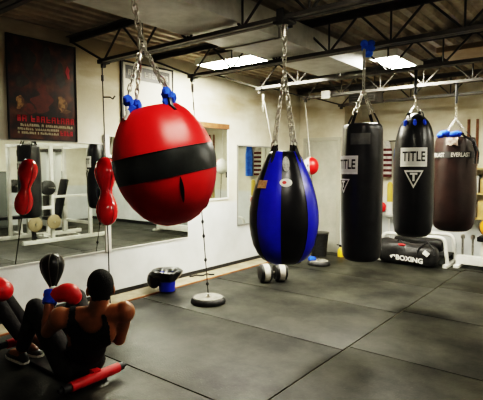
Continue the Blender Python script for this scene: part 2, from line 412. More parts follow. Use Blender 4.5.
for a in((y0-.012,y0,z0-.012,z1+.012),(y1,y1+.012,z0-.012,z1+.012)): m.box((WX,a[0],a[2]),(WX+.022,a[1],a[3]))
m.box((WX,y0,z0-.012),(WX+.022,y1,z0)).box((WX,y0,z1),(WX+.022,y1,z1+.012)); m.build('frame',BLACKPR,t)
# figures: soft shapes in tan and red on the print
def blob(mb,cy,cz,ry,rz,x=WX+.0135,n=18,seed=1,mi=0):
    rr=random.Random(seed); ph=[rr.uniform(0,6.28) for _ in range(3)]
    mb.poly([V((x,cy+ry*math.cos(2*PI*k/n)*(1+.22*math.sin(3*2*PI*k/n+ph[0])+.12*math.sin(5*2*PI*k/n+ph[1])),cz+rz*math.sin(2*PI*k/n)*(1+.2*math.sin(2*2*PI*k/n+ph[2])))) for k in range(n)],mi)
FR=mat('poster_figure_red',(.13,.022,.012),.5,c2=(.07,.014,.01),scale=14); FT=mat('poster_figure_tan',(.34,.19,.07),.5,c2=(.10,.045,.02),scale=22,lo=.4,hi=.55); FG=mat('poster_figure_grey',(.045,.036,.030),.5,c2=(.02,.012,.01),scale=16)
for q,(cy_,cz_,ry_,rz_,sd_,mm,nm) in enumerate(((2.56,2.72,.07,.15,31,FG,'grey_figure'),(2.76,2.74,.06,.14,33,FG,'grey_figure'),(2.92,2.62,.05,.12,35,FG,'grey_figure'),(2.48,2.50,.07,.06,36,FG,'grey_figure'),
  (2.70,2.29,.11,.11,2,FR,'red_figure'),(2.71,2.43,.05,.06,5,FR,'red_figure'),(2.56,2.22,.06,.05,12,FR,'red_figure'),(2.93,2.31,.055,.09,3,FT,'pale_figure'),(2.96,2.23,.06,.03,4,FT,'pale_figure'),(2.45,2.28,.04,.08,8,FT,'pale_figure'),
  (3.01,2.66,.022,.07,6,mat('poster_glow',(.36,.02,.03),.5),'red_glow'))):
    m=MB(); blob(m,cy_,cz_,ry_,rz_,x=WX+.0128+.0003*q,seed=sd_,n=40); m.build(nm,mm,t)
# rows of lettering too small to read: letter sized strokes
def letters(mb,ya,yb,z,h,x=WX+.0175,seed=1,gap=.25):
    rr=random.Random(seed); y=ya
    while y<yb:
        w=h*rr.uniform(.45,.75)
        if rr.random()<.16: y+=w; continue
        k=rr.randrange(3); s=h*.2
        mb.box((x-.001,y,z),(x,y+s,z+h))
        if k!=0: mb.box((x-.001,y+w-s,z),(x,y+w,z+h))
        mb.box((x-.001,y,z+(h-s if k else 0)),(x,y+w,z+(h if k else s)))
        mb.box((x-.001,y,z+h*.4),(x,y+w,z+h*.4+s*.8))
        y+=w+h*gap
for q in((2.42,3.04,2.085,.065,3),(2.90,3.04,1.955,.05,9)): m=MB(); letters(m,q[0],q[1],q[2],q[3],seed=q[4]); m.build('red_lettering',mat('poster_red_ink',(.62,.03,.05),.5),t)
for q in((2.42,3.04,2.035,.028,4),(2.42,2.87,1.995,.025,5),(2.42,2.87,1.955,.025,6)): m=MB(); letters(m,q[0],q[1],q[2],q[3],seed=q[4]); m.build('pale_lettering',mat('poster_pale_ink',(.75,.68,.48),.5),t)

t=thing('framed_poster','pale wall poster with a dark lettered header, behind the red ball chains','poster',(WX,4.15,2.0),'posters on the left wall')
y0,y1,z0,z1=3.77,4.60,2.06,2.92
MB().box((WX,y0,z0),(WX+.012,y1,z1)).build('poster_sheet',mat('pale_print',(.50,.47,.38),.5,c2=(.42,.39,.31),scale=3),t)
m=MB()
m.box((WX,y0-.03,z0-.02),(WX+.024,y0,z1+.02)).box((WX,y1,z0-.02),(WX+.024,y1+.02,z1+.02)).box((WX,y0,z0-.02),(WX+.024,y1,z0)).box((WX,y0,z1),(WX+.024,y1,z1+.02)); m.build('frame',BLACKPR,t)
MB().box((WX,y0+.04,2.72),(WX+.0135,y1-.04,2.89)).build('header_panel',mat('dark_header',(.03,.027,.022),.5),t)
m=MB(); letters(m,y0+.08,y1-.08,2.77,.07,x=WX+.0145,seed=11); m.build('header_lettering',mat('header_ink',(.30,.28,.22),.5),t)
m=MB(); blob(m,3.87,2.22,.07,.16,seed=21); m.build('dark_figure',BLACKPR,t)
m=MB(); blob(m,4.40,2.25,.13,.18,seed=23); m.build('dark_figure',BLACKPR,t)

# ------------------------------------------------------------------ RED BALL BAG (swinging)
piv=V((-2.04,1.60,2.69)); cen=V((-1.908,1.742,1.617))
ax=(piv-cen).normalized()
t=thing('ball_bag','large round red ball bag with a wide black band, swinging on a chain','punching bag',cen-ax*.33)
xd=V((.78,.62,0)); xd=(xd-ax*xd.dot(ax)).normalized(); yd=ax.cross(xd)
R=.272
prof=[]
pts=[(-.330,.02),(-.324,.075),(-.302,.125),(-.258,.178),(-.20,.220),(-.14,.248),(-.10,.261),(-.065,.2685),(-.04,.273),(.0,.276),(.04,.274),(.065,.271),(.09,.265),(.13,.253),(.17,.238),(.21,.217),(.245,.194),(.275,.168),(.300,.140),(.308,.10),(.306,.02)]
prof=[(r,z) for z,r in pts]
def bf(tt,z): 
    a=abs(math.sin(tt*3)); w=.035 if z>.1 else .018
    k=max(0,(abs(z)-.06)/.25)
    return 1-w*k*(1-min(1,a*1.7))+.012*math.sin(9*tt+z*8)*k
tocam=(V((0,0,1.6))-cen).normalized(); ax0=ax.copy()
ax=(M.Rotation(math.radians(1.5),3,tocam)@ax0).normalized()
xd=(xd-ax*xd.dot(ax)).normalized(); yd=ax.cross(xd)
m=MB().lathe(prof,cen,48,ax,xdir=xd,fr=bf,mif=lambda i,j:1 if -.065<=(pts[i][0]+pts[i+1][0])/2<=.065 else 0)
ball=m.build('bag_body',[REDV,mat('black_band_vinyl',(.010,.012,.012),.36,c2=(.03,.033,.033),scale=6,bump=.15,bscale=9)],t,auto=60)
# stitched seams
m=MB()
for z,r in((-.065,.269),(.065,.2715)):
    m.tube([cen+ax*z+(xd*math.cos(2*PI*k/48)+yd*math.sin(2*PI*k/48))*(r+.0005) for k in range(48)],.0025,6,closed=True)
m.build('band_piping',BLACKV,t)
# black slit with lacing in the lower half, facing the camera
tocam=(V((0,0,1.6))-cen); tocam=(tocam-ax*tocam.dot(ax)).normalized(); side=tocam.cross(ax)
dirs=(tocam*.97-side*(-.0)+xd*.22).normalized()
m=MB(); L1=[];L2=[]
for k in range(9):
    z=-.075-.13*k/8
    r=.264-.0*k
    import bisect
    for q in range(len(pts)-1):
        if pts[q][0]<=z<=pts[q+1][0]:
            f=(z-pts[q][0])/(pts[q+1][0]-pts[q][0]); r=pts[q][1]*(1-f)+pts[q+1][1]*f
    w=.010*math.sin(PI*(k+.6)/9.2); c=cen+ax*z+dirs*(r+.004); s=ax.cross(dirs)
    L1.append(c-s*w);L2.append(c+s*w)
m.rings([L1,L2],closed=False); m.build('lacing_slit',BLACKV,t)
# ring, chains and blue pads
junc=cen+ax0*.64
att=[]
camd=tocam
for a in(35,125,215,305):
    a=math.radians(a+10); att.append(cen+ax*.305+(xd*math.cos(a)+yd*math.sin(a))*.135)
m=MB(); chain(m,piv,junc,.058,.014,.005); m.build('main_chain',CHROME,t)
m=MB(); q=xd; m.tube([junc+(q*math.cos(2*PI*k/16)+ax*math.sin(2*PI*k/16))*.022 for k in range(16)],.005,6,closed=True); m.build('ring',CHROME,t)
for i,a in enumerate(att):
    m=MB(); chain(m,junc,a+ax*.075,.042,.010,.0036); m.build('chain',CHROME,t)
    out=(a-cen-ax*.305).normalized()
    m=MB(); 
    m.lathe([(.004,-.02),(.022,-.012),(.028,.006),(.020,.022),(.027,.042),(.021,.066),(.010,.078)],a,14,(ax+out*.12),fr=lambda tt,z:1+.22*math.sin(3*tt+z*90)); m.build('blue_cloth_wrap',BLUECL,t)
    m=MB(); m.tube([a+ax*.02+out*.02,a-ax*.02+out*.022,a-ax*.05+out*.05],[.012,.013,.010],8); m.build('hanging_tab',BLACKV if i%2 else WHITECL,t)
m=MB(); m.tube([piv+V((0,.0,.028)),piv],[.02,.02],10); m.tube([piv+V((0,-.06,-.0)),piv+V((0,.06,-.0))],.012,8); m.build('swivel_clamp',DSTEEL,t)

# ------------------------------------------------------------------ BLUE TEARDROP BAG
cx,cy=-2.015,3.06
t=thing('teardrop_bag','blue and black panelled teardrop uppercut bag hanging on four chains','punching bag',(cx,cy,.85))
pts=[(.855,.06),(.865,.12),(.89,.165),(.94,.205),(1.0,.235),(1.08,.255),(1.17,.266),(1.26,.264),(1.35,.250),(1.43,.230),(1.50,.207),(1.57,.180),(1.63,.156),(1.68,.133),(1.71,.115),(1.722,.09),(1.724,.03)]
NP=8; n=64
camdir=math.atan2(-cy,-cx)   # heading from the bag to the camera
off=camdir-PI/8+PI/4-math.radians(4)                      # a black panel faces just right of the camera line
def panel(j): 
    a=(2*PI*(j+.5)/n); return int(round((a)/(PI/4)))%2
fr=lambda tt,z:(1+.018*abs(math.cos(4*tt+PI/8*0)) - .03*max(0,(z-1.5)/.2)*abs(math.sin(4*tt+.4)))
m=MB().lathe([(r,z) for z,r in pts],(cx,cy,0),n,xdir=(math.cos(off),math.sin(off),0),mif=lambda i,j:panel(j),fr=fr)
m.build('bag_body',[BLACKV,BLUEV],t,auto=60)
m=MB()
for k in range(8):
    a=off+PI/8+k*PI/4
    m.tube([V((cx+(r*fr(PI/8+k*PI/4,z)+.001)*math.cos(a),cy+(r*fr(PI/8+k*PI/4,z)+.001)*math.sin(a),z)) for z,r in pts],.0028,6)
m.build('panel_piping',BLACKV,t)
def onrev(c,prof,a0,eps):
    def f(x,y):
        z=y
        for q in range(len(prof)-1):
            if prof[q][0]<=z<=prof[q+1][0]:
                g=(z-prof[q][0])/(prof[q+1][0]-prof[q][0]); r=prof[q][1]*(1-g)+prof[q+1][1]*g; break
        else: r=prof[-1][1]
        r=r*1.02+eps; a=a0+x/r; return V((c[0]+r*math.cos(a),c[1]+r*math.sin(a),z))
    return f
def patch(mb,f,x0,x1,y0,y1,n=8,mi=0):
    R=[[f(x0+(x1-x0)*i/n,y0+(y1-y0)*k/4) for i in range(n+1)] for k in range(5)]
    mb.rings(R,mi,closed=False)
a_l=camdir-math.radians(46); a_r=camdir+math.radians(4)
f=onrev((cx,cy),pts,a_l,.006); m=MB(); patch(m,f,-.048,.048,1.445,1.505); pl=m.build('maker_patch',mat('tan_patch',(.62,.40,.20),.6,c2=(.40,.20,.10),scale=40),t)
f=onrev((cx,cy),pts,a_r,.006); m=MB(); R=[]
for k in range(6): R.append([f(.046*(k+.01)/5*math.cos(2*PI*i/24),1.488+.03*(k+.01)/5*math.sin(2*PI*i/24)) for i in range(24)])
m.rings(R); m.build('oval_patch',WHITEPR,t)
f2=onrev((cx,cy),pts,a_r,.0085); m=MB(); R=[]
for k in range(4): R.append([f2(-.012+.016*(k+.01)/3*math.cos(2*PI*i/16),1.490+.012*(k+.01)/3*math.sin(2*PI*i/16)) for i in range(16)])
m.rings(R); m.build('oval_emblem',REDPR,t)
top=V((cx,cy,2.70)); jn=V((cx,cy,2.36))
for k in range(4):
    a=camdir+PI/4+k*PI/2+.15; at=V((cx+.105*math.cos(a),cy+.105*math.sin(a),1.715)); od=V((math.cos(a),math.sin(a),0))
    m=MB(); chain(m,jn-V((0,0,.02)),at+V((0,0,.055)),.046,.012,.0042); m.build('chain',CHROME,t)
    m=MB(); m.tube([at+od*.045+V((0,0,-.12)),at+od*.03+V((0,0,-.03)),at+V((0,0,.04)),at-od*.01+V((0,0,.055)),at-od*.015+V((0,0,0.01))],[.012,.014,.014,.013,.012],8); m.build('hanging_strap',BLACKV,t)
    m=MB(); m.tube([at+V((0,0,.06))+(od*math.cos(2*PI*i/14)+V((0,0,1))*math.sin(2*PI*i/14))*.018 for i in range(14)],.004,6,closed=True); m.build('strap_ring',CHROME,t)
ff=onrev((cx,cy),pts,camdir+math.radians(5),.012)
m=MB(); R=[]
for k in range(4): R.append([ff(.026*(k+.01)/3*math.cos(2*PI*i/16),1.625+.055*(k+.01)/3*math.sin(2*PI*i/16)) for i in range(16)])
m.rings(R); m.build('grey_handle_pad',mat('grey_worn_pad',(.22,.22,.20),.6,c2=(.5,.5,.46),scale=50),t)
m=MB(); m.tube([top+V((0,0,-.02)),top+V((0,0,-.12))],.021,12); 
hx=[]
for k in range(60): 
    th=k*PI/5; hx.append(top+V((.024*math.cos(th),.024*math.sin(th),-.03-.0014*k)))
m.tube(hx,.004,5); m.build('spring_swivel',CHROME,t)
m=MB(); chain(m,top+V((0,0,-.12)),jn,.055,.014,.005); m.build('main_chain',CHROME,t)
m=MB(); m.box((cx-.07,cy-.055,2.675),(cx+.07,cy+.055,2.697),bev=.006).box((cx-.03,cy-.07,2.66),(cx+.03,cy-.052,2.78),bev=.006).box((cx-.03,cy+.052,2.66),(cx+.03,cy+.07,2.78),bev=.006); m.build('joist_clamp',DSTEEL,t)

# ------------------------------------------------------------------ HEAVY BAGS
def heavy(name,label,cx,cy,pts,mt,top,strapz,nst=4,wr=.012,seed=0,steel=CHROME,jz=None):
    t=thing(name,label,'punching bag',(cx,cy,pts[0][0]),'heavy bags in a row at the right')
    rr=random.Random(seed); ph=[rr.uniform(0,6.28) for _ in range(6)]
    zt=pts[-1][0]
    def fr(tt,z):
        k=max(0,(z-(zt-.35))/.35)
        return 1+wr*math.sin(2*tt+ph[0]+z*2)+wr*.7*math.sin(3*tt+ph[1]-z*5)+.05*k*math.sin(7*tt+ph[2])*.8
    P2=[]
    for q in range(len(pts)-1):
        for s in range(3):
            f=s/3; P2.append((pts[q][0]*(1-f)+pts[q+1][0]*f,pts[q][1]*(1-f)+pts[q+1][1]*f))
    P2.append(pts[-1])
    MB().lathe([(r,z) for z,r in P2],(cx,cy,0),40,fr=fr).build('bag_body',mt,t,auto=60)
    cd=math.atan2(-cy,-cx); rt=pts[-3][1]*.93
    for k in range(nst):
        a=cd+PI/4+.2+k*2*PI/nst; od=V((math.cos(a),math.sin(a),0)); at=V((cx,cy,zt))+od*rt
        m=MB(); w=V((-od.y,od.x,0))*.016
        pth=[at+od*.012+V((0,0,-.14)),at+od*.012+V((0,0,-.02)),at+od*.0+V((0,0,.01)),V((cx,cy,0))*.0+at*.7+V((cx,cy,strapz))*.3]
        m.rings([[p-w for p in pth],[p+w for p in pth]],closed=False); bmesh.ops.solidify(m.bm,geom=m.bm.faces[:],thickness=.004); m.build('top_strap',mt,t)
        m=MB(); chain(m,pth[-1],(cx,cy,strapz),.04,.010,.0038); m.build('chain',steel,t)
    return t,cd
# nearest bag, label turned to the left
b1=(-1.845,4.11)
p1=[(.735,.10),(.745,.150),(.775,.172),(.85,.182),(1.0,.188),(1.2,.190),(1.4,.190),(1.6,.188),(1.8,.184),(1.92,.180),(1.955,.178),(1.985,.168),(1.998,.12),(2.00,.02)]
t1,cd=heavy('heavy_bag','tall black heavy bag hung from the blue knot, label half turned away',*b1,p1,BLACKV2,2.70,2.30,seed=3)
m=MB(); chain(m,(b1[0],b1[1],2.66),(b1[0],b1[1],2.30),.05,.012,.005); m.tube([(b1[0],b1[1],2.66),(b1[0],b1[1],2.44)],.014,8); m.build('hanging_bar',PALESTEEL,t1)
def label_patch(t,c,prof,a,z,w,h):
    f=onrev(c,prof,a,.004); m=MB(); patch(m,f,-w/2,w/2,z-h/2,z+h/2,12); m.build('label_border',WHITEPR,t)
    f=onrev(c,prof,a,.0065); m=MB(); b=.010
    # grey inner field then black letters
    patch(m,f,-w/2+b,w/2-b,z-h/2+b*1.8,z+h/2-b*.8,12); m.build('label_field',mat('label_grey',(.62,.61,.57),.6),t)
    f=onrev(c,prof,a,.0085); m=MB(); put_text(m,'TITLE',h*.52,lambda x,y:f(x,y+z+h*.04),bold=.022,wid=w*.84); m.build('label_lettering',BLACKPR,t)
def tri_patch(t,c,prof,a,z,w,h):
    f=onrev(c,prof,a,.004); m=MB(); R=[]
    for k in range(7):
        y=z+h/2-h*k/6; hw=w/2*(1-k/6)+.001; R.append([f(-hw+2*hw*i/8,y) for i in range(9)])
    m.rings(R,closed=False); m.build('triangle_emblem',WHITEPR,t)
    f=onrev(c,prof,a,.0065); m=MB(); R=[]
    for k in range(7):
        y=z+h*.40-h*.72*k/6; hw=w/2*.76*(1-k/6)+.001; R.append([f(-hw+2*hw*i/8,y) for i in range(9)])
    m.rings(R,closed=False); m.build('triangle_field',BLACKPR,t)
    f=onrev(c,prof,a,.0085); m=MB(); put_text(m,'T',h*.46,lambda x,y:f(x,y+z+h*.13),bold=.05); m.build('emblem_letter',WHITEPR,t)
ap=[(z,r*1.012) for z,r in p1]
label_patch(t1,b1,ap,cd-math.radians(46),1.62,.24,.165)
tri_patch(t1,b1,ap,cd-math.radians(54),1.43,.15,.13)
f=onrev(b1,ap,cd-math.radians(4),.004); m=MB(); patch(m,f,-.10,.08,1.80,1.90); m.build('grey_tape_patch',mat('grey_tape',(.06,.06,.06),.5,c2=(.11,.11,.105),scale=10),t1)
# second bag
b2=(-1.84,5.50)
p2=[(.80,.10),(.812,.16),(.85,.200),(.95,.218),(1.1,.224),(1.3,.222),(1.5,.220),(1.7,.217),(1.85,.211),(1.95,.200),(2.05,.176),(2.12,.142),(2.17,.10),(2.20,.06),(2.21,.02)]
t2,cd2=heavy('heavy_bag','black heavy bag with a white square label and triangle emblem facing the camera',*b2,p2,BLACKV,2.70,2.30,seed=5)
ap2=[(z,r*1.012) for z,r in p2]
label_patch(t2,b2,ap2,cd2-math.radians(1),1.71,.30,.21)
tri_patch(t2,b2,ap2,cd2-math.radians(0),1.465,.21,.20)
m=MB(); m.tube([(b2[0],b2[1],2.70),(b2[0],b2[1],2.42)],.02,8); m.build('black_hanging_strap',BLACKV,t2)
m=MB(); chain(m,(b2[0],b2[1],2.42),(b2[0],b2[1],2.30),.05,.012,.005); m.build('main_chain',CHROME,t2)
for k in range(3):
    a=cd2-.7+k*.7; m=MB(); c=V((b2[0]+.155*math.cos(a),b2[1]+.155*math.sin(a),2.09)); m.ell(c,(.022,.022,.045),12,8); m.build('blue_cloth_wrap',BLUECL,t2)
# third bag, brown
b3=(-1.71,6.72)
p3=[(.745,.12),(.755,.19),(.79,.235),(.87,.268),(1.0,.282),(1.15,.282),(1.3,.276),(1.5,.266),(1.7,.258),(1.85,.250),(1.93,.243),(1.985,.228),(1.995,.15),(1.99,.02)]
t3,cd3=heavy('heavy_bag','dark brown leather heavy bag with white lettering and a blue cloth knot on top',*b3,p3,BROWNV,2.70,2.24,nst=4,wr=.02,seed=9)
ap3=[(z,r*1.02) for z,r in p3]
f0=onrev(b3,ap3,cd3,.004); m=MB(); patch(m,f0,-.27,.27,1.715,1.80,16); m.build('lettering_band',BLACKPR,t3)
f=onrev(b3,ap3,cd3,.0065)
m=MB(); put_text(m,'EVERLAST',.055,lambda x,y:f(x+.075,y+1.757),bold=.02,wid=.24,slices=12); m.build('band_lettering',mat('grey_print',(.40,.38,.34),.6),t3)
m=MB(); put_text(m,'EVERLAST',.055,lambda x,y:f(x-.25,y+1.757),bold=.02,wid=.24,slices=12); m.build('band_lettering',MATS['grey_print'],t3)
m=MB(); m.tube([(b3[0],b3[1],2.70),(b3[0],b3[1],2.44)],.018,8); m.build('black_hanging_strap',BLACKV,t3)
m=MB(); chain(m,(b3[0],b3[1],2.44),(b3[0],b3[1],2.24),.05,.012,.005); m.build('main_chain',CHROME,t3)
m=MB()
for k in range(7):
    a=k*.9; m.ell((b3[0]-.05+.10*math.cos(a),b3[1]-.1+.08*math.sin(a),2.03+.015*math.sin(3*a)),(.06,.05,.04),12,8,rot=M.Rotation(a,3,'Z'))
m.build('blue_cloth_knot',BLUECL,t3)
f=onrev(b3,ap3,cd3-.15,.008); m=MB(); R=[[f(-.07+.14*i/6,1.88+.10*k/4+.012*math.sin(i*2+k)) for i in range(7)] for k in range(5)]
m.rings(R,closed=False); m.build('worn_pale_patch',mat('worn_canvas',(.36,.31,.26),.8,c2=(.10,.05,.04),scale=18),t3)
m=MB(); q=b3; 
for k in range(2):
    pth=[V((q[0]+.12,q[1]-.2+.02*k,2.02)),V((q[0]+.25+.02*k,q[1]-.17,1.93)),V((q[0]+.285+.03*k,q[1]-.12,1.78)),V((q[0]+.275+.04*k,q[1]-.14,1.64))]
    m.tube(pth,.012,6)
m.build('loose_straps',BLACKV,t3)
# blue knots at the joists
o=MB()
for k in range(8): o.ell((b1[0]+.028*math.cos(k*.8),4.20+.035*math.sin(k*1.3)-.0,2.69+.05*math.sin(k*2.1)),(.036,.034,.034),12,8,rot=M.Rotation(k,3,'X'))
o=o.build('blue_cloth_knot',mat('bright_blue_cloth',(.03,.25,.90),.8,c2=(.02,.14,.7),scale=20)); tag(o,'bright blue cloth knotted round the joist over the nearest heavy bag','cloth')

# ------------------------------------------------------------------ double end bags and cords
def disc(x,y,r,label,top=True):
    t=thing('weight_disc',label,'base weight',(x,y,0),'round cord base weights on the floor')
    MB().lathe([(r*.6,.002),(r,.002),(r*1.02,.02),(r*.97,.05),(r*.90,.062),(r*.86,.060),(r*.4,.060),(.02,.060)],(x,y,0),40).build('disc_body',BLACKR,t)
    MB().lathe([(r*.84,.0605),(r*.84,.068),(r*.3,.070),(.03,.070)],(x,y,0),36).build('disc_top',mat('lit_grey_rubber',(.16,.155,.14),.7,c2=(.26,.25,.22),scale=12),t)  # grey top: light falling on the black disc, put into its colour
    MB().lathe([(.03,.069),(.03,.078),(.012,.082),(.012,.105),(.005,.108)],(x,y,0),16).build('eye_bolt',CHROME,t)
    return t
disc(-3.88,2.79,.16,'black round base weight half hidden behind the seated man')
disc(-3.745,4.07,.205,'grey topped round base weight under the tall cord right of the ball bag')
disc(-3.80,6.82,.185,'round base weight near the door behind the teardrop bag')
disc(-4.25,6.72,.15,'round base weight hidden behind the blue teardrop bag')
CORD=mat('black_cord',(.012,.012,.013),.6)
# red peanut bag near the mirror
a=V((-4.27,3.03,2.66)); b=V((-3.88,2.79,.115))
t=thing('double_end_bag','glossy red peanut shaped double end bag on a cord beside the mirror','punching bag',(-3.88,2.79,.115))
def along(z): 
    k=(a.z-z)/(a.z-b.z); return a.lerp(b,k)
axd=(a-b).normalized()
p0=along(1.36); 
prof=[(.004,-.35),(.04,-.343),(.075,-.315),(.098,-.27),(.108,-.21),(.104,-.15),(.084,-.09),(.064,-.04),(.058,-.01),(.064,.03),(.084,.085),(.106,.145),(.114,.205),(.104,.265),(.076,.315),(.04,.345),(.004,.355)]
REDG=mat('glossy_red_leather',(.60,.012,.014),.18,c2=(.5,.01,.012),scale=6,coat=.5)
m=MB().lathe(prof,p0,28,axd,fr=lambda tt,z:1-.02*(1-min(1,abs(math.sin(2*tt))*2))); m.build('bag_body',REDG,t,auto=60)
m=MB()
for k in range(4):
    an=PI/2*k; u=axd.cross(V((0,1,0))).normalized(); w=axd.cross(u)
    m.tube([p0+axd*z+(u*math.cos(an)+w*math.sin(an))*(r*.985+.0006) for r,z in prof],.003,6)
m.build('seams',BLACKV,t)
MB().tube([p0+axd*.35,a],.006,8).build('upper_cord',CORD,t)
MB().tube([p0-axd*.345,b],.006,8).build('lower_cord',CORD,t)
m=MB(); c=along(2.50); m.tube([c+V((0,0,.06)),c],.014,8); m.tube([along(2.33),along(2.33)+V((.06,.045,.0)),along(2.33)+V((.08,.06,-.02)),along(2.33)+V((.10,.075,.012))],.008,6); m.build('hook_clip',DSTEEL,t)
# long cord with a black bag hidden behind the ball
a=V((-4.15,4.24,2.66)); b=V((-3.745,4.07,.115))
t=thing('double_end_bag','black double end bag on a tall knotted cord, hidden behind the red ball','punching bag',(-3.745,4.07,.1))
axd=(a-b).normalized(); p0=along(1.44)
m=MB().lathe([(r*1.0,z*1.0) for r,z in prof],p0,28,axd); m.build('bag_body',BLACKV,t,auto=60)
MB().tube([p0+axd*.29,a],.006,8).build('upper_cord',CORD,t)
m=MB().tube([p0-axd*.29,b],.006,8)
for z in(.95,.78,.50,.22): m.ell(along(z),(.018,.018,.024),10,8)
m.build('lower_cord',CORD,t)
m=MB(); c=along(2.52); m.tube([c+V((0,0,.10)),c],.016,8); m.tube([along(2.40),along(2.30)],.010,8); m.build('hook_clip',DSTEEL,t)
# white and red small ball
a=V((-4.02,6.72,2.66)); b=V((-3.80,6.82,.115)); axd=(a-b).normalized()
t=thing('double_end_ball','small round white and red speed ball on a cord before the grey door','punching bag',(-3.8,6.82,.1))
p0=along(1.62); 
cdv=(V((0,0,1.6))-p0); cdv.z=0; cdv.normalize(); sd=V((-cdv.y,cdv.x,0))
prof2=[(.003,-.145),(.05,-.135),(.095,-.10),(.122,-.05),(.130,0),(.122,.05),(.095,.10),(.05,.135),(.003,.145)]
axis=axd; xdv=sd
MB().lathe(prof2,p0,32,axis,xdir=xdv,mif=lambda i,j:(1 if (j<9 or j>=23) else 0)).build('ball_body',[WHITEPR,REDV],t,auto=60)
m=MB(); 
for s in(-.055,): m.ell(p0+cdv*.117-sd*.045+V((0,0,.01)),(.012,.012,.03),10,8)
m.build('black_mark',BLACKPR,t)
m=MB().tube([p0+axd*.14,a],.005,8); m.build('upper_cord',WHITECL,t)
m=MB().tube([p0-axd*.14,b],.005,8); m.build('lower_cord',CORD,t)
# pale rope hanging from the lit joist end
a=V((-3.98,5.50,2.63)); b=V((-4.25,6.72,.115))
t=thing('hanging_rope','pale thin rope hanging from the lit joist end behind the teardrop bag','rope',b)
MB().tube([a,b],.006,8).build('rope_strand',WHITECL,t)
m=MB(); m.tube([a,a+V((0,0,-.08))],.018,8); chain(m,a+V((0,0,-.08)),a+V((0,0,-.24)),.05,.013,.005); m.build('hook_chain',CHROME,t)
# blue toy like shape on the third disc
o=MB().lathe([(.0,.071),(.06,.071),(.068,.09),(.055,.12),(.03,.135),(0,.138)],(-3.90,6.76,0),18,fr=lambda tt,z:1+.15*math.sin(3*tt)).build('blue_rag',BLUECL); tag(o,'blue rag bunched on the base weight near the door','rag')

# ------------------------------------------------------------------ bucket, bin, dumbbell, spray bottle, cord
x,y=-4.50,4.11
t=thing('bucket','blue plastic bucket lined with a black rubbish bag by the wall','bucket',(x,y,0.011))
MB().lathe([(.08,.011),(.100,.013),(.116,.22),(.119,.24),(.112,.24),(.095,.03)],(x,y,0),32).build('pail',mat('blue_pail_plastic',(.012,.03,.36),.4,c2=(.02,.05,.5),scale=5),t)
bagp=[(.128,.15),(.150,.18),(.172,.21),(.196,.245),(.202,.268),(.185,.285),(.13,.275),(.10,.22),(.03,.19)]
def frb(tt,z): return 1+.035*math.sin(5*tt+z*20)+.03*math.sin(9*tt)+(.14*max(0,math.cos(tt-3.8)) if z<.26 else 0)
MB().lathe(bagp,(x,y,0),48,fr=frb).build('rubbish_bag',mat('black_plastic_bag',(.012,.013,.012),.28,bump=.6,bscale=14),t,auto=60)
# black bag hanging down left flank
o=MB().ell((x-.10,y-.135,.165),(.09,.085,.115),20,12).build('bag_bulge',MATS['black_plastic_bag'],t)
x,y=-4.18,7.52
t=thing('waste_bin','black plastic waste bin behind the teardrop bag beside the door','bin',(x,y,0))
MB().lathe([(.10,.0),(.125,.004),(.165,.40),(.172,.415),(.162,.415),(.12,.03)],(x,y,0),32).build('bin_body',BLACKR,t)
MB().lathe([(.166,.405),(.178,.412),(.178,.428),(.164,.43)],(x,y,0),32).build('bin_rim',mat('bin_rim_black',(.03,.03,.03),.4),t)
# dumbbell: two drum heads with pale faces
t=thing('dumbbell','heavy black dumbbell with pale worn drum heads on the floor mat','dumbbell',(-3.80,5.44,0))
A=V((-3.80,5.31,.128)); B=V((-3.67,5.49,.128)); ad=(B-A).normalized()
for c in(A,B):
    MB().lathe([(.01,-.085),(.10,-.085),(.120,-.066),(.126,-.03),(.126,.03),(.120,.066),(.10,.085),(.01,.085)],c,8*3,ad).build('drum_head',BLACKR,t)
    h=MB().lathe([(.1272,-.040),(.1285,-.036),(.1285,.036),(.1272,.040)],c,24,ad); h.build('pale_band',mat('worn_pale_rubber',(.50,.48,.42),.6,c2=(.36,.34,.30),scale=25),t)
MB().tube([A+ad*.07,B-ad*.07],.018,12).build('handle',CHROME,t)
t=thing('spray_bottle','yellow spray bottle with a black nozzle on the floor near the door','bottle',(-3.82,7.66,0))
MB().lathe([(.0,0),(.055,.002),(.058,.02),(.058,.11),(.045,.14),(.022,.165),(.018,.18)],(-3.82,7.66,0),20).build('bottle_body',YEL,t)
MB().box((-3.85,7.635,.18),(-3.79,7.685,.215),bev=.008).box((-3.90,7.65,.20),(-3.84,7.67,.218),bev=.005).build('nozzle',BLACKPR,t)
o=MB().tube([(-4.82,4.84,.016),(-4.79,4.88,.018),(-4.76,4.92,.03),(-4.74,4.98,.016),(-4.71,5.02,.016),(-4.70,5.08,.03),(-4.66,5.12,.016),(-4.62,5.16,.016)],.011,8).build('loose_cord',CORD); tag(o,'short loose black cord lying on the floor by the left wall','cord')

# emergency light box
t=thing('emergency_light','white emergency light box on the far joist above the door','light box',(-3.60,6.66,2.66))
MB().box((-3.66,6.60,2.66),(-3.53,6.655,2.78),bev=.008).build('box_body',WHITEPR,t)
MB().box((-3.62,6.655,2.70),(-3.57,6.69,2.72)).build('bracket',DSTEEL,t)
# dark speaker-like box beside it
t=thing('wall_heater','dark unit heater hung under the roof near the far wall','heater',(-3.35,7.2,2.62))
MB().box((-3.42,7.05,2.62),(-2.98,7.4,2.86),bev=.02).build('case',DSTEEL,t)
m=MB()
for k in range(5): m.box((-3.40,7.035,2.65+.04*k),(-3.0,7.05,2.665+.04*k))
m.build('louvres',BLACKPR,t)
for xx in(-3.35,-3.05): MB().tube([(xx,7.2,2.86),(xx,7.2,3.1)],.008,6).build('hanger_rod',DSTEEL,t)

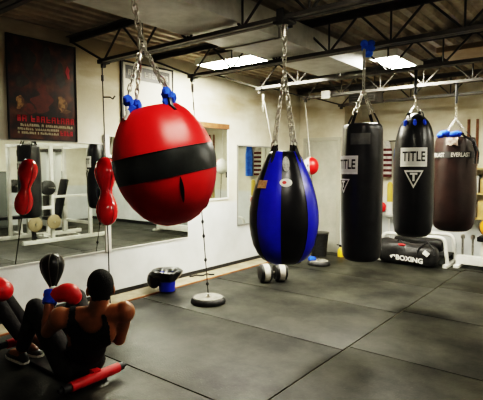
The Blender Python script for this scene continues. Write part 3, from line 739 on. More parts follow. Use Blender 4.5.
# ------------------------------------------------------------------ far wall equipment
t=thing('bench_rack','low white tube bench rack along the far wall holding a duffel bag','rack',(-2.6,8.1,0))
for yy in(7.93,8.40):
    m=MB(); r=.10; p=[V((-3.16,yy,0.0)),V((-3.16,yy,.33))]
    for k in range(1,6): th=PI/2*k/5; p.append(V((-3.06-.1*math.cos(th),yy,.36+.1*math.sin(th))))
    p+=[V((-2.22,yy,.46))]
    for k in range(1,6): th=PI/2*k/5; p.append(V((-2.22+.1*math.sin(th),yy,.36+.1*math.cos(th))))
    p+=[V((-2.08,yy,.0))]
    m.tube(p,.030,12); m.build('arch_frame',WHITEP,t)
for xx in(-3.16,-2.08): MB().box((xx-.035,7.78,0),(xx+.035,8.44,.05),bev=.006).build('foot_rail',WHITEP,t)
m=MB().box((-3.14,7.96,.14),(-2.10,8.38,.17),bev=.005); m.build('lower_shelf',BLACKR,t)
# duffel
t=thing('duffel_bag','black duffel bag with white boxing lettering lying on the low white rack','bag',(-2.62,7.82,0))
m=MB(); R=[]
L=.50; cxd,cyd,czd=-2.66,7.74,.19
sl=V((1,.06,-.02)).normalized()
for i in range(25):
    s=-1+2*i/24; e=(1-abs(s)**5)**.35 if abs(s)<1 else .02
    ring=[]
    for k in range(32):
        a=2*PI*k/32; cc,ss=math.cos(a),math.sin(a)
        rx=.165*e; rz=.19*e*(1-.12*math.sin(3*s+1))
        w=1+.04*math.sin(4*a+6*s)+.03*math.sin(9*s+2*a)
        p=V((cxd+L*s,cyd+.03*s,czd-.03*s))+V((0,math.copysign(abs(cc)**.8,cc)*rx*w,math.copysign(abs(ss)**.8,ss)*rz*w))
        p.z=max(p.z,.004); ring.append(p)
    R.append(ring)
m.rings(R); m.build('bag_body',mat('black_nylon',(.012,.012,.013),.5,c2=(.025,.024,.024),scale=10,bump=.4,bscale=18),t,auto=70)
m=MB(); put_text(m,'BOXING',.085,lambda x,y:V((-2.565+x,7.545+.02*x,.125+y-.06*x)),bold=.04,wid=.43); 
m.build('bag_lettering',WHITEPR,t)
m=MB(); m.poly([V((-2.86,7.57,.10)),V((-2.835,7.565,.165)),V((-2.90,7.57,.15))]); m.poly([V((-2.85,7.565,.17)),V((-2.80,7.562,.13)),V((-2.80,7.562,.17))]); m.build('bag_emblem',WHITEPR,t)
m=MB(); m.ell((-2.72,7.62,.335),(.07,.03,.02),12,8); m.build('red_trim',REDPR,t); MB().ell((-2.98,7.61,.13),(.03,.02,.06),12,8).build('red_trim',REDPR,t)
for xx in(-2.9,-2.45):
    m=MB(); m.tube([V((xx,7.59,.22)),V((xx+.02,7.60,.31)),V((xx+.12,7.70,.40)),V((xx+.24,7.62,.31)),V((xx+.26,7.59,.22))],.014,8); m.build('carry_handle',BLACKV,t)
m=MB().box((-2.36,7.575,.20),(-2.27,7.60,.27),bev=.006,rot=M.Rotation(.6,3,'Y')); m.build('white_tag',WHITEPR,t)
o=MB(); R=[]
for i in range(21):
    q=-1+2*i/20; e=(1-abs(q)**6)**.4 if abs(q)<1 else .03
    R.append([V((-2.62+.44*q,8.17,.30))+V((0,.14*e*math.cos(2*PI*k/24)*(1+.05*math.sin(3*q*3+k)),.125*e*math.sin(2*PI*k/24))) for k in range(24)])
o=o.rings(R).build('gym_bag',MATS['black_nylon']); tag(o,'plain black gym bag on the white rack shelf, behind the lettered duffel bag','bag')
# weight bench base
t=thing('weight_bench','white weight bench base with short chrome pegs at the right edge','bench',(-1.5,8.25,0))
MB().box((-1.99,8.05,.045),(-.6,8.16,.185),bev=.012).build('base_beam',WHITEP,t)
for xx in(-1.95,-.66): MB().box((xx-.04,7.9,0),(xx+.04,8.5,.045),bev=.006).build('foot_rail',WHITEP,t)
for xx in(-1.93,-1.78,-1.2):
    m=MB(); m.tube([(xx,8.22,.05),(xx,8.22,.50)],.016,10); m.lathe([(.03,.44),(.034,.46),(.03,.5),(.01,.51)],(xx,8.22,0),14); m.build('peg',CHROME,t)
MB().box((-1.7,8.1,.42),(-.7,8.4,.50),bev=.02).build('seat_pad',BLACKV,t)
for xx in(-1.66,-.8): MB().box((xx,8.2,.045),(xx+.06,8.3,.42)).build('seat_post',WHITEP,t)
# medicine ball
t=thing('medicine_ball','orange and black medicine ball on the white bench at the right edge','ball',(-1.5,7.95,.5))
c=V((-1.565,8.24,.645)); 
MB().lathe([(.003,-.145),(.055,-.133),(.10,-.10),(.132,-.05),(.143,0),(.132,.05),(.10,.10),(.055,.133),(.003,.145)],c,32,(.3,.4,.9),mif=lambda i,j:1 if (j//4)%4==0 else 0).build('ball_body',[ORNG,BLACKR],t,auto=60)
# wood posts and rack with gear at right
for k,(xx,l) in enumerate(((-2.005,'left one of two brown wooden staves on the far wall'),(-1.87,'right one of two brown wooden staves on the far wall'))):
    o=MB().tube([(xx,YB-.0225,1.62),(xx,YB-.0225,2.40)],.022,10).build('wooden_staff',WOOD); tag(o,l,'staff','wooden staves on the far wall')
t=thing('storage_shelf','yellow pine storage shelf on the far wall behind the brown heavy bag','shelf',(-1.6,8.5,.75))
for xx in(-2.02,-1.10): MB().box((xx,8.42,.72),(xx+.04,8.70,1.59)).build('side_panel',YWOOD,t)
for z in(.74,1.15,1.56): MB().box((-1.98,8.42,z),(-1.10,8.70,z+.025)).build('shelf_board',YWOOD,t)
cols=[('tan_canvas',(.46,.32,.14)),('grey_box',(.42,.42,.40)),('dark_box',(.03,.03,.035)),('brown_carton',(.34,.2,.09))]
ci=0
for z in(.766,1.176):
    xx=-1.96
    for k in range(4):
        w=.16+.05*((ci*7)%3)/2; h=.18+.05*((ci*5)%3)
        if xx+w>-1.12: break
        nm,c=cols[(ci*3+1)%4]
        o=MB().box((xx,8.45,z),(xx+w,8.66,z+h),bev=.01).build('storage_box',mat(nm,c,.7,c2=tuple(q*.7 for q in c),scale=15))
        tag(o,['tan','grey','black','brown'][(ci*3+1)%4]+' storage box on the pine shelf, '+['lowest','upper'][[.766,1.176].index(z)]+' board, '+['first','second','third','fourth'][k]+' from left','box','boxes on the pine shelf'); xx+=w+.025; ci+=1
# clothing and gear in the gap between the bags
HX,HY=-3.12,8.5
t=thing('coat_rail','steel wall rail on the far wall holding hanging gear between the bags','rail',(-3.1,YB-.05,2.02))
MB().tube([(-3.62,YB-.1,2.08),(-2.70,YB-.1,2.08)],.012,8).build('rail_bar',DSTEEL,t)
for xx in(-3.6,-2.72): MB().tube([(xx,YB-.1,2.08),(xx,YB,2.08)],.01,6).build('rail_bracket',DSTEEL,t)
def cloth(cx,cy,w,z0,z1,dp,seed,mt,name,label,cat,mif=None):
    R=[]
    for i in range(15):
        z=z1+(z0-z1)*i/14; ring=[]
        for k in range(24):
            a=2*PI*k/24; ww=w*(.55+.45*min(1,i/4)); 
            ring.append(V((cx+ww*math.cos(a)*(1+.08*math.sin(3*a+seed)),cy+dp*math.sin(a)*(1+.35*math.sin(6*math.cos(a)*2+seed)),z)))
        R.append(ring)
    o=MB().rings(R,mif=mif).build(name,mt,auto=60); tag(o,label,cat); return o
cloth(-3.41,YB-.10,.11,1.42,2.088,.07,1,[WHITECL,mat('dark_red_stripe',(.10,.02,.02),.8)],'striped_jersey','white jersey with dark stripes hanging between two heavy bags','jersey',mif=lambda i,j:1 if (i>=3 and i%2==1) else 0)
cloth(-3.16,YB-.10,.09,1.40,2.088,.06,4,[mat('sky_blue_cloth',(.04,.14,.50),.85,c2=(.10,.26,.7),scale=10)],'blue_towel','bright blue towel hanging beside the striped jersey','towel')
t=thing('pedestal_stand','thin pale stand with a small tray behind the bags','stand',(-3.31,8.585,0))
MB().lathe([(.0,0),(.115,.002),(.115,.02),(.02,.03),(.016,.62),(.03,.66),(.10,.69),(.115,.72),(.108,.725),(.0,.715)],(-3.31,8.585,0),24).build('stand_body',WHITEP,t)
o=MB().lathe([(.0,.726),(.085,.726),(.10,.95),(.103,.96),(.092,.96),(.075,.745)],(-3.31,8.585,0),24).build('white_tub',WHITEPR); tag(o,'white tub standing on the thin pale stand','tub')
o=MB().lathe([(.0,.73),(.045,.73),(.05,.76),(.05,1.28),(.03,1.32),(.0,1.33)],(-3.30,8.585,0),18).build('yellow_tube',mat('dull_yellow_tube',(.52,.38,.08),.5)); tag(o,'tall dull yellow tube standing in the white tub','tube')
o=MB().ell((-3.38,8.46,.86),(.06,.05,.09),14,10).build('red_mitt',REDV); tag(o,'small red mitt hanging on the white tub','mitt'); 
# dark figure poster on far wall behind the nearest bag, seen in the small mirror
t=thing('framed_poster','dark boxing poster on the far wall seen only in the small mirror','poster',(-3.62,YB,1.0))
MB().box((-3.90,YB-.013,.55),(-3.64,YB-.001,2.05)).build('poster_sheet',mat('dark_print',(.02,.018,.016),.5),t)
m=MB()
def fig(pts): m.poly([V((-3.77+a*.8,YB-.0145,1.35+b)) for a,b in pts])
fig([(-.04,.47),(.04,.47),(.05,.40),(.03,.34),(.12,.30),(.15,.18),(.13,.0),(.09,.0),(.09,.12),(.075,-.02),(-.075,-.02),(-.09,.12),(-.09,.0),(-.13,.0),(-.15,.18),(-.12,.30),(-.03,.34),(-.05,.40)])
m.build('poster_figure',mat('poster_tan',(.55,.30,.13),.6,c2=(.35,.17,.07),scale=12),t)
m=MB(); m.poly([V((-3.77+a*.8,YB-.0145,1.2+b)) for a,b in((-.09,.12),(.09,.12),(.14,-.22),(.02,-.22),(0,-.08),(-.02,-.22),(-.14,-.22))]); m.build('poster_shorts',WHITEPR,t)
o=MB().lathe([(.0,0),(.16,.004),(.19,.30),(.17,.75),(.10,.82),(.0,.83)],(-3.72,8.40,0),20).build('training_dummy_base',BLACKR); tag(o,'black water filled base standing by the far wall behind the nearest bag','stand')
# light switch plate strip between bags two and three
o=MB().box((-2.46,YB-.02,1.35),(-2.38,YB,1.75),bev=.005).build('switch_panel',BLACKPR); tag(o,'narrow dark panel on the far wall between the second and third bags','panel')

# ------------------------------------------------------------------ gym equipment seen in the mirror
t=thing('power_rack','white power rack with barbell, seen only as a mirror reflection','power rack',(0,5.8,0))
def sq(m,a,b,w=.035):
    a=V(a);b=V(b);m.box((min(a.x,b.x)-w,min(a.y,b.y)-w,min(a.z,b.z)),(max(a.x,b.x)+w,max(a.y,b.y)+w,max(a.z,b.z)),bev=.004)
xa,xb=-.28,.75; ya,yb=5.15,6.55
for xx in(xa,xb):
    m=MB(); m.box((xx-.04,4.95,0.0),(xx+.04,6.95,.08),bev=.006); m.build('base_rail',WHITEP,t)
    for yy in(5.2,5.62,6.55):
        m=MB(); sq(m,(xx,yy,.08),(xx,yy,2.05)); m.build('upright',DSTEEL if (xx==xa and yy==5.2) else WHITEP,t)
    m=MB(); m.box((xx-.035,5.16,2.05),(xx+.035,6.6,2.12),bev=.004); m.build('top_rail',WHITEP,t)
    MB().box((xx-.03,5.2,.72),(xx+.03,5.62,.78)).build('safety_bar',WHITEP,t); MB().box((xx-.03,5.62,.95),(xx+.03,6.55,1.0)).build('safety_bar',WHITEP,t)
for q in((5.17,2.05),(6.52,2.05),(6.52,.3)): MB().box((xa,q[0],q[1]),(xb,q[0]+.06,q[1]+.06)).build('cross_beam',WHITEP,t)
for yy,zz in((5.2,.42),(5.62,.44),(5.2,1.47),(5.2,1.13)): MB().tube([(xa+.03,yy,zz),(xa-.10,yy,zz)],.018,10).build('plate_peg',CHROME,t)
t.location.y-=.22
t=thing('barbell','loaded barbell resting in the white power rack','barbell',(.2,5.4,1.2))
MB().tube([(-.75,5.42,1.18),(1.2,5.42,1.18)],.014,10).build('bar',CHROME,t)
for xx in(-.45,-.52,.92,.99): MB().lathe([(.02,-.02),(.14,-.02),(.155,-.012),(.155,.012),(.14,.02),(.02,.02)],(xx,5.42,1.18),28,(1,0,0)).build('weight_plate',BLACKR,t)
t.location.y-=.22
for k,(yy,zz) in enumerate(((5.2,.42),(5.62,.44),(5.2,1.47),(5.2,1.13))):
    o=MB().lathe([(.02,-.02),(.14,-.02),(.155,-.012),(.155,.012),(.14,.02),(.02,.02)],(xa-.061,yy-.22,zz),28,(1,0,0)).build('weight_plate',mat('tan_plate',(.28,.23,.14),.6) if k<2 else BLACKR)
    tag(o,('tan' if k<2 else 'black')+' weight plate stored on the power rack, '+['low near','low far','top','middle'][k]+' peg','weight plate','plates on the power rack')
t=thing('incline_bench','black padded incline bench inside the power rack','bench',(.3,6.0,0))
MB().box((.15,5.75,.42),(.42,6.1,.50),bev=.02).build('seat_pad',BLACKV,t)
MB().box((.15,6.12,.45),(.42,6.2,1.35),bev=.03,rot=M.Rotation(-.25,3,'X')).build('back_pad',BLACKV,t)
m=MB().box((.25,5.7,.06),(.32,6.5,.12)).box((.25,5.8,.12),(.32,5.87,.42)).box((.25,6.2,.12),(.32,6.27,.7)).box((.05,5.7,0),(.52,5.77,.06)).box((.05,6.43,0),(.52,6.5,.06)); m.build('bench_frame',WHITEP,t); t.location.y-=.22
t=thing('cable_machine','dark cable weight machine with pale shrouds beyond the power rack','machine',(1.6,6.5,0))
m=MB().box((1.2,6.1,0),(1.28,6.9,.08)).box((2.0,6.1,0),(2.08,6.9,.08)).box((1.28,6.45,0),(2.0,6.55,.08)); m.build('base_frame',DSTEEL,t)
m=MB().box((1.3,6.42,.08),(1.55,6.58,2.0),bev=.01); m.build('weight_shroud',mat('pale_shroud',(.45,.46,.43),.5),t)
m=MB().box((1.75,6.42,.08),(2.0,6.58,2.0),bev=.01); m.build('weight_shroud',MATS['pale_shroud'],t)
m=MB().box((1.2,6.4,2.0),(2.08,6.6,2.08)).box((1.56,6.3,.3),(1.74,6.5,1.2)); m.build('black_stack',DSTEEL,t)
t=thing('flat_bench','black padded flat bench with white legs, seen only in the mirror','bench',(1.35,4.9,0))
MB().box((1.1,4.4,.40),(1.4,5.6,.47),bev=.02).build('bench_pad',BLACKV,t)
for yy in(4.55,5.45):
    m=MB().box((1.2,yy-.03,.06),(1.3,yy+.03,.40)).box((.95,yy-.035,0),(1.55,yy+.035,.06)); m.build('leg',WHITEP,t)
t=thing('exercise_bike','dark exercise bike on the right side of the room','exercise bike',(2.2,4.2,0))
m=MB().box((1.95,3.75,0),(2.45,3.83,.07)).box((1.95,4.65,0),(2.45,4.73,.07)).box((2.16,3.8,.03),(2.24,4.7,.1)); m.tube([(2.2,3.95,.1),(2.2,3.9,1.1)],.03,10); m.tube([(2.2,4.4,.1),(2.2,4.5,.85)],.03,10); m.build('frame',WHITEP,t)
MB().lathe([(.02,-.04),(.24,-.04),(.25,0),(.24,.04),(.02,.04)],(2.2,3.95,.38),28,(1,0,0)).build('flywheel',BLACKR,t)
MB().ell((2.2,4.52,.89),(.11,.15,.045),16,10).build('saddle',BLACKV,t)
m=MB().tube([(1.95,3.8,1.2),(2.0,3.95,1.12),(2.4,3.95,1.12),(2.45,3.8,1.2)],.016,8); m.build('handlebar',BLACKR,t)
for k,(xx,yy,ll) in enumerate(((RX-.25,7.2,'dark locker cabinet against the right wall, the far one'),(RX-.25,5.6,'dark locker cabinet against the right wall, the near one'))):
    t=thing('locker_cabinet',ll,'cabinet',(xx,yy,0),'lockers at the right wall')
    MB().box((xx-.22,yy-.45,0.0),(xx+.22,yy+.45,1.5),bev=.008).build('case',mat('locker_grey',(.10,.105,.10),.5),t)
    for s in(-1,1):
        dd=MB().box((xx-.235,yy+s*.225-.21,.06),(xx-.22,yy+s*.225+.21,1.45),bev=.004).build('door',mat('locker_door',(.14,.15,.14),.45),t)
        MB().box((xx-.25,yy+s*.06-.01,.7),(xx-.235,yy+s*.06+.01,.85)).build('handle',CHROME,dd)

# ------------------------------------------------------------------ reflex ball behind the men
x,y=-4.185,2.36
t=thing('reflex_ball','black teardrop reflex ball on a short stand by the left wall','punching bag',(x,y,0.004))
prof=[(.006,.335),(.018,.345),(.045,.40),(.080,.47),(.108,.54),(.119,.60),(.116,.645),(.098,.685),(.065,.712),(.03,.724),(.003,.727)]
prof=[(r*.95,z*.92+.115) for r,z in prof]
MB().lathe(prof,(x,y,0),32,fr=lambda tt,z:1-.05*(1-min(1,abs(math.sin(4*tt))*1.8))).build('ball_body',mat('black_reflex_leather',(.008,.008,.008),.35,bump=.1,bscale=30),t,auto=60)
m=MB()
for k in range(8):
    an=PI/4*k; m.tube([V((x+r*.955*math.cos(an),y+r*.955*math.sin(an),z)) for r,z in prof],.0035,6)
m.build('pale_seams',mat('pale_stitching',(.20,.19,.17),.7),t)
m=MB().tube([(x,y,.425),(x,y,.05)],.016,10); hx=[V((x+.024*math.cos(k*.63),y+.024*math.sin(k*.63),.12+.0025*k)) for k in range(70)]; m.tube(hx,.004,5); m.build('spring_post',DSTEEL,t)
MB().lathe([(.0,.001),(.15,.001),(.155,.02),(.14,.05),(.04,.062),(.0,.063)],(x,y,0),32).build('stand_base',BLACKR,t)

# ------------------------------------------------------------------ sit up device
t=thing('sit_up_bench','low black sit up board with red foam rollers at both ends','exercise board',(-3.5,1.97,0))
MB().box((-4.06,1.86,.0),(-2.95,2.08,.028),bev=.008).build('board',BLACKR,t)
for k,(xx,ya,yb,z) in enumerate(((-2.92,1.755,2.165,.075),(-4.075,1.86,2.16,.075))):
    r=MB().tube([(xx,ya,z),(xx-.01,yb,z)],.037,18); r.build('foam_roller',mat('red_foam',(.62,.012,.016),.5,c2=(.50,.01,.012),scale=20),t)
    m=MB().tube([(xx,ya-.09,z),(xx-.01,yb+.07,z)],.015,10); m.tube([(xx,ya-.06,z),(xx,ya-.002,z)],.030,14).tube([(xx-.01,yb+.002,z),(xx-.01,yb+.04,z)],.030,14); m.build('axle_bar',BLACKR,t)
    s=-1 if k==0 else 1
    m=MB().box((xx-.05+.03*s*0,1.93,.028),(xx-.02,2.01,.10),bev=.006).box((xx-.06,1.94,.10),(xx+.01,2.0,.125),bev=.005); m.build('red_bracket',MATS['red_foam'],t)

# ------------------------------------------------------------------ PEOPLE
def capsule(mb,a,b,ra,rb,n=16):
    a=V(a);b=V(b);d=(b-a);L=d.length;ax=d.normalized()
    prof=[(ra*math.sin(PI/2*k/5),-ra*math.cos(PI/2*k/5)) for k in range(5)]+[(ra,0),((ra+rb)/2*1.03,L*.5),(rb,L)]+[(rb*math.cos(PI/2*k/5),L+rb*math.sin(PI/2*k/5)) for k in range(1,6)]
    mb.lathe(prof,a,n,ax)
def solid(mb,voxel,smooth=6):
    bmesh.ops.recalc_face_normals(mb.bm,faces=mb.bm.faces)
    me=bpy.data.meshes.new('figure'); mb.bm.to_mesh(me); mb.bm.free(); o=bpy.data.objects.new('figure',me); col.objects.link(o)
    r=o.modifiers.new('r','REMESH'); r.mode='VOXEL'; r.voxel_size=voxel
    s=o.modifiers.new('s','SMOOTH'); s.factor=.5; s.iterations=smooth
    dg=bpy.context.evaluated_depsgraph_get(); me2=bpy.data.meshes.new_from_object(o.evaluated_get(dg)); bpy.data.objects.remove(o); bpy.data.meshes.remove(me)
    return me2
def shell(me,test,off,thick=True):
    """garment: the body's own faces inside a region, pushed outwards"""
    bm=bmesh.new(); bm.from_mesh(me); bm.normal_update()
    dele=[f for f in bm.faces if not test(f.calc_center_median())]
    nrm=[v.normal.copy() for v in bm.verts]
    for v,q in zip(bm.verts,nrm): v.co+=q*off
    bmesh.ops.delete(bm,geom=dele,context='FACES')
    m=MB(); m.bm.free(); m.bm=bm
    for f in bm.faces: f.smooth=True; f.material_index=0
    return m
def person(label,J,skin,shoe,fwd):
    """J: joint positions. fwd: where the chest faces, hfwd: where the head looks"""
    t=thing('person',label,'person',(J['hip'].x,J['hip'].y,.028))
    hip=J['hip'];ch=J['chest'];nk=J['neck'];hd=J['head']
    ls,rs=J['lsh'],J['rsh']; sv=(rs-ls).normalized(); up=(nk-hip).normalized()
    fw=sv.cross(up); fw=-fw if fw.dot(fwd)<0 else fw; fw.normalize()
    m=MB()
    rot=M((sv,fw,sv.cross(fw))).transposed()
    if rot.col[2].dot(up)<0: rot=M((sv,fw,-sv.cross(fw))).transposed()
    # torso
    m.ell(hip+V((0,0,.015)),(.165,.115,.10),24,14,rot)
    mid=hip.lerp(ch,.5)
    m.ell(mid,(.135,.095,.15),24,14,rot); m.ell(ch,(.165,.115,.165),24,14,rot); m.ell(ch-fw*.02+up*.09,(.17,.095,.10),24,14,rot)
    capsule(m,ch+up*.12,nk+up*.04,.085,.056)
    for s,sh in((-1,ls),(1,rs)):
        capsule(m,ch+up*.14+sv*s*.05,sh-sv*s*.02,.078,.066)          # trapezius to shoulder
        m.ell(ch+up*.02+sv*s*.085-fw*.055,(.085,.05,.11),18,12,rot)   # shoulder blade
        m.ell(ch+up*.03+sv*s*.075+fw*.065,(.085,.05,.07),18,12,rot)   # pectoral
    # arms
    for p in('l','r'):
        sh,el,wr=J[p+'sh'],J[p+'el'],J[p+'wr']
        m.ell(sh,(.076,.076,.080),18,12)
        capsule(m,sh,el,.060,.044); capsule(m,el,wr,.045,.030)
        m.ell(sh.lerp(el,.45),(.056,.056,.056),16,10); m.ell(el.lerp(wr,.28),(.047,.047,.047),16,10)
        hp,kn,an=J[p+'hip'],J[p+'kn'],J[p+'an']
        capsule(m,hp,kn,.092,.060); capsule(m,kn,an,.058,.038); m.ell(kn,(.06,.06,.06),16,10)
        q=kn.lerp(an,.32); m.ell(q+(hp-kn).normalized()*.012,(.058,.056,.06),16,10)
        ft=J[p+'ft']; capsule(m,an+V((0,0,-.015)),ft,.042,.035); 
    # neck and head
    hf=J['look']; hs=hf.cross(V((0,0,1))).normalized(); hu=hs.cross(hf).normalized(); hr=M((hs,hf,hu)).transposed()
    HS=J.get('hs',1); U=hu*HS; F=hf*HS; S=hs*HS
    capsule(m,nk-up*.02,hd-U*.05,.066,.062)
    m.ell(hd+U*.025-F*.012,(.076*HS,.096*HS,.092*HS),24,16,hr)     # skull
    m.ell(hd-U*.045+F*.025,(.060*HS,.068*HS,.075*HS),20,14,hr)     # face
    m.ell(hd-U*.095+F*.058,(.034*HS,.030*HS,.026*HS),14,10,hr)     # chin
    m.ell(hd-U*.028+F*.097,(.013*HS,.020*HS,.020*HS),12,8,hr); capsule(m,hd+U*.012+F*.082,hd-U*.03+F*.100,.010,.014,10)  # nose
    m.ell(hd+U*.022+F*.080,(.052*HS,.016*HS,.010*HS),14,8,hr)      # brow
    for s in(-1,1): m.ell(hd+S*s*.078-U*.015-F*.012,(.012*HS,.020*HS,.031*HS),14,10,hr)   # ears
    me=solid(m,.0085,5)
    body=MB(); body.bm.from_mesh(me)
    for f in body.bm.faces: f.smooth=True
    body.build('body',skin,t,auto=180)
    # eyes and mouth
    for s in(-1,1):
        MB().ell(hd+S*s*.031+U*.002+F*.079,(.012,.010,.009),12,8,hr).build('eye',mat('eye_white',(.6,.58,.52),.3),t)
        MB().ell(hd+S*s*.031+U*.002+F*.087,(.0055,.004,.0055),10,8,hr).build('iris',mat('dark_iris',(.02,.01,.006),.2),t)
    MB().ell(hd-U*.066+F*.085,(.024,.010,.008),12,8,hr).build('lips',mat('lips',(.14,.04,.03),.5),t)
    # hair cap
    def hairt(c):
        q=(c-hd)/HS; a=q.dot(hf);b=q.dot(hu);s=abs(q.dot(hs))
        if q.length>.17: return False
        line=.055 if a>.05 else (-.07 if a<-.03 else -.07+(a+.03)/.08*.125)
        if s>.070 and b<.02 and a>-.05: return False
        return b>line
    shell(me,hairt,.007).build('hair',HAIR,t,auto=180)
    # tank top
    def tank(c):
        q=c-ch; z=(c-hip).dot(up); x=abs((c-ch).dot(sv)); y=q.dot(fw); H=(nk-hip).dot(up)
        if z<.0 or z>H+.03: return False
        for p in('l','r'):
            hp,kn=J[p+'hip'],J[p+'kn']
            if (c-hp).dot((kn-hp).normalized())>.10 and (c-hip).dot(fw)>.10: return False
            el=J[p+'el']; sh=J[p+'sh']
            if (c-sh).dot((el-sh).normalized())>.02 and (c-sh.lerp(el,.5)).length<.2 and x>.13: return False
            wr=J[p+'wr']
            if (c-el).length<.10 or (c-wr).length<.12 or (c-el.lerp(wr,.5)).length<.09: return False
        if x>.205: return False
        t_=z/H
        if t_>.62:
            lim=.178-.062*max(0,(t_-.62)/.38)**.8      # arm holes narrow to the straps
            if x>lim: return False
            neckline=.86 if y<0 else .78
            if t_>neckline-.09+.11*(x/.085)**2 and x<.088: return False
            if t_>1.0: return False
        return True
    shell(me,tank,.008).build('tank_top',TANK,t,auto=180)
    def shorts(c):
        z=(c-hip).dot(up)
        for p in('l','r'):
            hp,kn=J[p+'hip'],J[p+'kn']; d=(kn-hp).normalized(); k=(c-hp).dot(d)
            r=((c-hp)-d*k).length
            an=J[p+'an']; d3=(an-kn).normalized(); k3=(c-kn).dot(d3); r3=((c-kn)-d3*k3).length
            if J.get('legk') and -.05<k3<(an-kn).length*.9 and r3<.085: return True
            if -.12<k<(kn-hp).length*1.1 and r<.125 and not any((c-J[a+'wr']).length<.1 or (c-J[a+'el']).length<.075 for a in 'lr'): return True
        return z<.06 and (c-hip).length<.24
    shell(me,shorts,.012).build('shorts',SHORT,t,auto=180)
    for p in('l','r'):
        an,ft=J[p+'an'],J[p+'ft']; d=(ft-an); d.z=0; d.normalize(); w=V((-d.y,d.x,0))
        m=MB(); R=[]
        for k,(s,hw,hh) in enumerate(((-.075,.018,.05),(-.065,.032,.075),(-.03,.038,.095),(.03,.040,.085),(.09,.045,.062),(.15,.046,.05),(.195,.034,.042),(.212,.012,.025))):
            c=V((an.x,an.y,.03))+d*s; R.append([c+w*hw*math.cos(2*PI*i/16)+V((0,0,hh*.5+hh*.5*math.sin(2*PI*i/16))) for i in range(16)])
        m.rings(R); so=m.build('shoe',shoe,t,auto=60)
        m=MB(); R=[]
        for s,hw in((-.078,.02),(-.06,.036),(.0,.042),(.09,.049),(.16,.049),(.205,.034),(.218,.012)):
            c=V((an.x,an.y,.029))+d*s; R.append([c-w*hw,c+w*hw,c+w*hw+V((0,0,.018)),c-w*hw+V((0,0,.018))])
        m.rings(R); m.build('sole',WHITEPR,so)
    # gloves
    for p in('l','r'):
        if p+'gd' not in J: continue
        wr=J[p+'wr']; g=J[p+'gd'].normalized(); el=J[p+'el']; fa=(wr-el).normalized()
        u=J.get(p+'gu',V((0,0,1))); u=(u-g*u.dot(g)).normalized(); w=g.cross(u)
        gr=M((w,u,g)).transposed(); sc_=J.get('gs',1)
        m=MB(); capsule(m,wr-g*.0,wr+g*.08*sc_,.050*sc_,.066*sc_)
        m.ell(wr+g*.135*sc_+u*.012,(.078*sc_,.074*sc_,.098*sc_),24,16,gr)
        m.ell(wr+g*.185*sc_-u*.02,(.072*sc_,.066*sc_,.062*sc_),20,12,gr)
        gm=solid(m,.008,4); q=MB(); q.bm.from_mesh(gm)
        for f in q.bm.faces: f.smooth=True
        go=q.build('boxing_glove',mat('red_glove_leather',(.50,.008,.010),.36,c2=(.62,.014,.014),scale=8,bump=.2,bscale=14),t,auto=180)
        s=J.get(p+'thumb',1)
        m=MB(); m.tube([wr+g*.06*sc_+w*s*.055*sc_,wr+g*.11*sc_+w*s*.088*sc_-u*.01,wr+g*.17*sc_+w*s*.085*sc_-u*.02,wr+g*.205*sc_+w*s*.066*sc_-u*.025],[.022*sc_,.031*sc_,.029*sc_,.014*sc_],12); m.build('thumb',MATS['red_glove_leather'],go)
        m=MB(); b0=wr-fa*.075; m.lathe([(.044,0),(.050,.004),(.053,.03),(.050,.055),(.056,.08),(.055,.10),(.049,.104)],b0,22,(fa+g*.15).normalized(),fr=lambda tt,z:1+.03*math.sin(6*tt+z*90)); m.build('wrist_wrap',mat('blue_wrist_wrap',(.015,.09,.70),.7,c2=(.03,.16,.85),scale=30),t)
        m=MB(); m.box(tuple(wr+g*.03+u*.056*sc_-V((.018,.018,.006))),tuple(wr+g*.03+u*.056*sc_+V((.018,.018,.006))),bev=.003); m.build('cuff_label',WHITEPR,go)
    return t
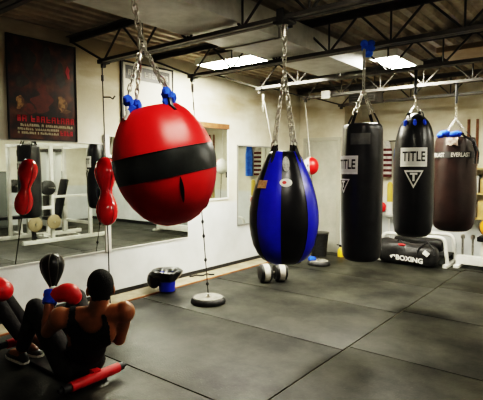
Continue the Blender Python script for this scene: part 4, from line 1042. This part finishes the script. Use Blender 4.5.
J=dict(hip=V((-3.10,1.96,.135)),chest=V((-2.935,1.945,.42)),neck=V((-2.85,1.945,.61)),head=V((-2.845,1.965,.745)),
 lsh=V((-3.015,1.745,.55)),rsh=V((-2.735,2.085,.565)),
 lel=V((-3.17,1.735,.42)),lwr=V((-3.28,1.825,.655)),rel=V((-2.86,2.13,.32)),rwr=V((-3.06,2.16,.34)),
 lhip=V((-3.14,1.87,.125)),rhip=V((-3.14,2.06,.125)),lkn=V((-3.47,1.81,.525)),rkn=V((-3.47,2.17,.525)),
 lan=V((-3.72,1.81,.115)),ran=V((-3.72,2.15,.115)),lft=V((-3.86,1.81,.07)),rft=V((-3.86,2.15,.07)),hs=1.13,legk=1.9,
 look=V((-.86,.50,-.10)).normalized(),lgd=V((.76,.64,.02)),rgd=V((-.8,-.15,.2)),lgu=V((0,0,1)),rgu=V((.6,.3,.5)),lthumb=-1,rthumb=1,gs=.95)
person('seated man with short black hair in a black tank top, raising a red glove',J,SKIN,BLACKR,V((-1,.9,.2)))
J2=dict(hip=V((-4.52,1.52,.135)),chest=V((-4.64,1.46,.43)),neck=V((-4.63,1.45,.635)),head=V((-4.60,1.45,.775)),
 lsh=V((-4.64,1.64,.575)),rsh=V((-4.52,1.28,.575)),
 lel=V((-4.46,1.72,.37)),lwr=V((-4.42,1.58,.55)),rel=V((-4.24,1.46,.54)),rwr=V((-4.05,1.625,.55)),
 lhip=V((-4.50,1.62,.125)),rhip=V((-4.44,1.46,.125)),lkn=V((-4.17,1.86,.52)),rkn=V((-4.10,1.76,.53)),
 lan=V((-3.93,2.04,.115)),ran=V((-3.90,1.93,.115)),lft=V((-3.80,2.06,.07)),rft=V((-3.77,1.95,.07)),
 look=V((.9,.4,-.1)).normalized(),lgd=V((.1,-.1,.9)),rgd=V((.80,.42,.32)),lgu=V((1,0,0)),rgu=V((0,0,1)),lthumb=1,rthumb=1,gs=1.3,legk=1)
person('second boxer sitting by the wall, only legs and a punching red glove in view',J2,SKIN2,BLACKR,V((1,0,.2)))

# ------------------------------------------------------------------ camera, light, view
cam=bpy.data.cameras.new('camera'); co=bpy.data.objects.new('camera',cam); col.objects.link(co)
cam.sensor_fit='HORIZONTAL'; cam.sensor_width=36; cam.lens=36*472.5/483
co.location=(0,0,1.6); co.rotation_euler=(math.radians(90-3.956),math.radians(.09),math.radians(38.485))
cam.clip_start=.05; sc.camera=co
w=bpy.data.worlds.new('world'); sc.world=w; w.use_nodes=True
w.node_tree.nodes['Background'].inputs[0].default_value=(.9,.92,1,1); w.node_tree.nodes['Background'].inputs[1].default_value=.0
sc.view_settings.view_transform='Filmic'; sc.view_settings.look='Very High Contrast'; sc.view_settings.exposure=1.1
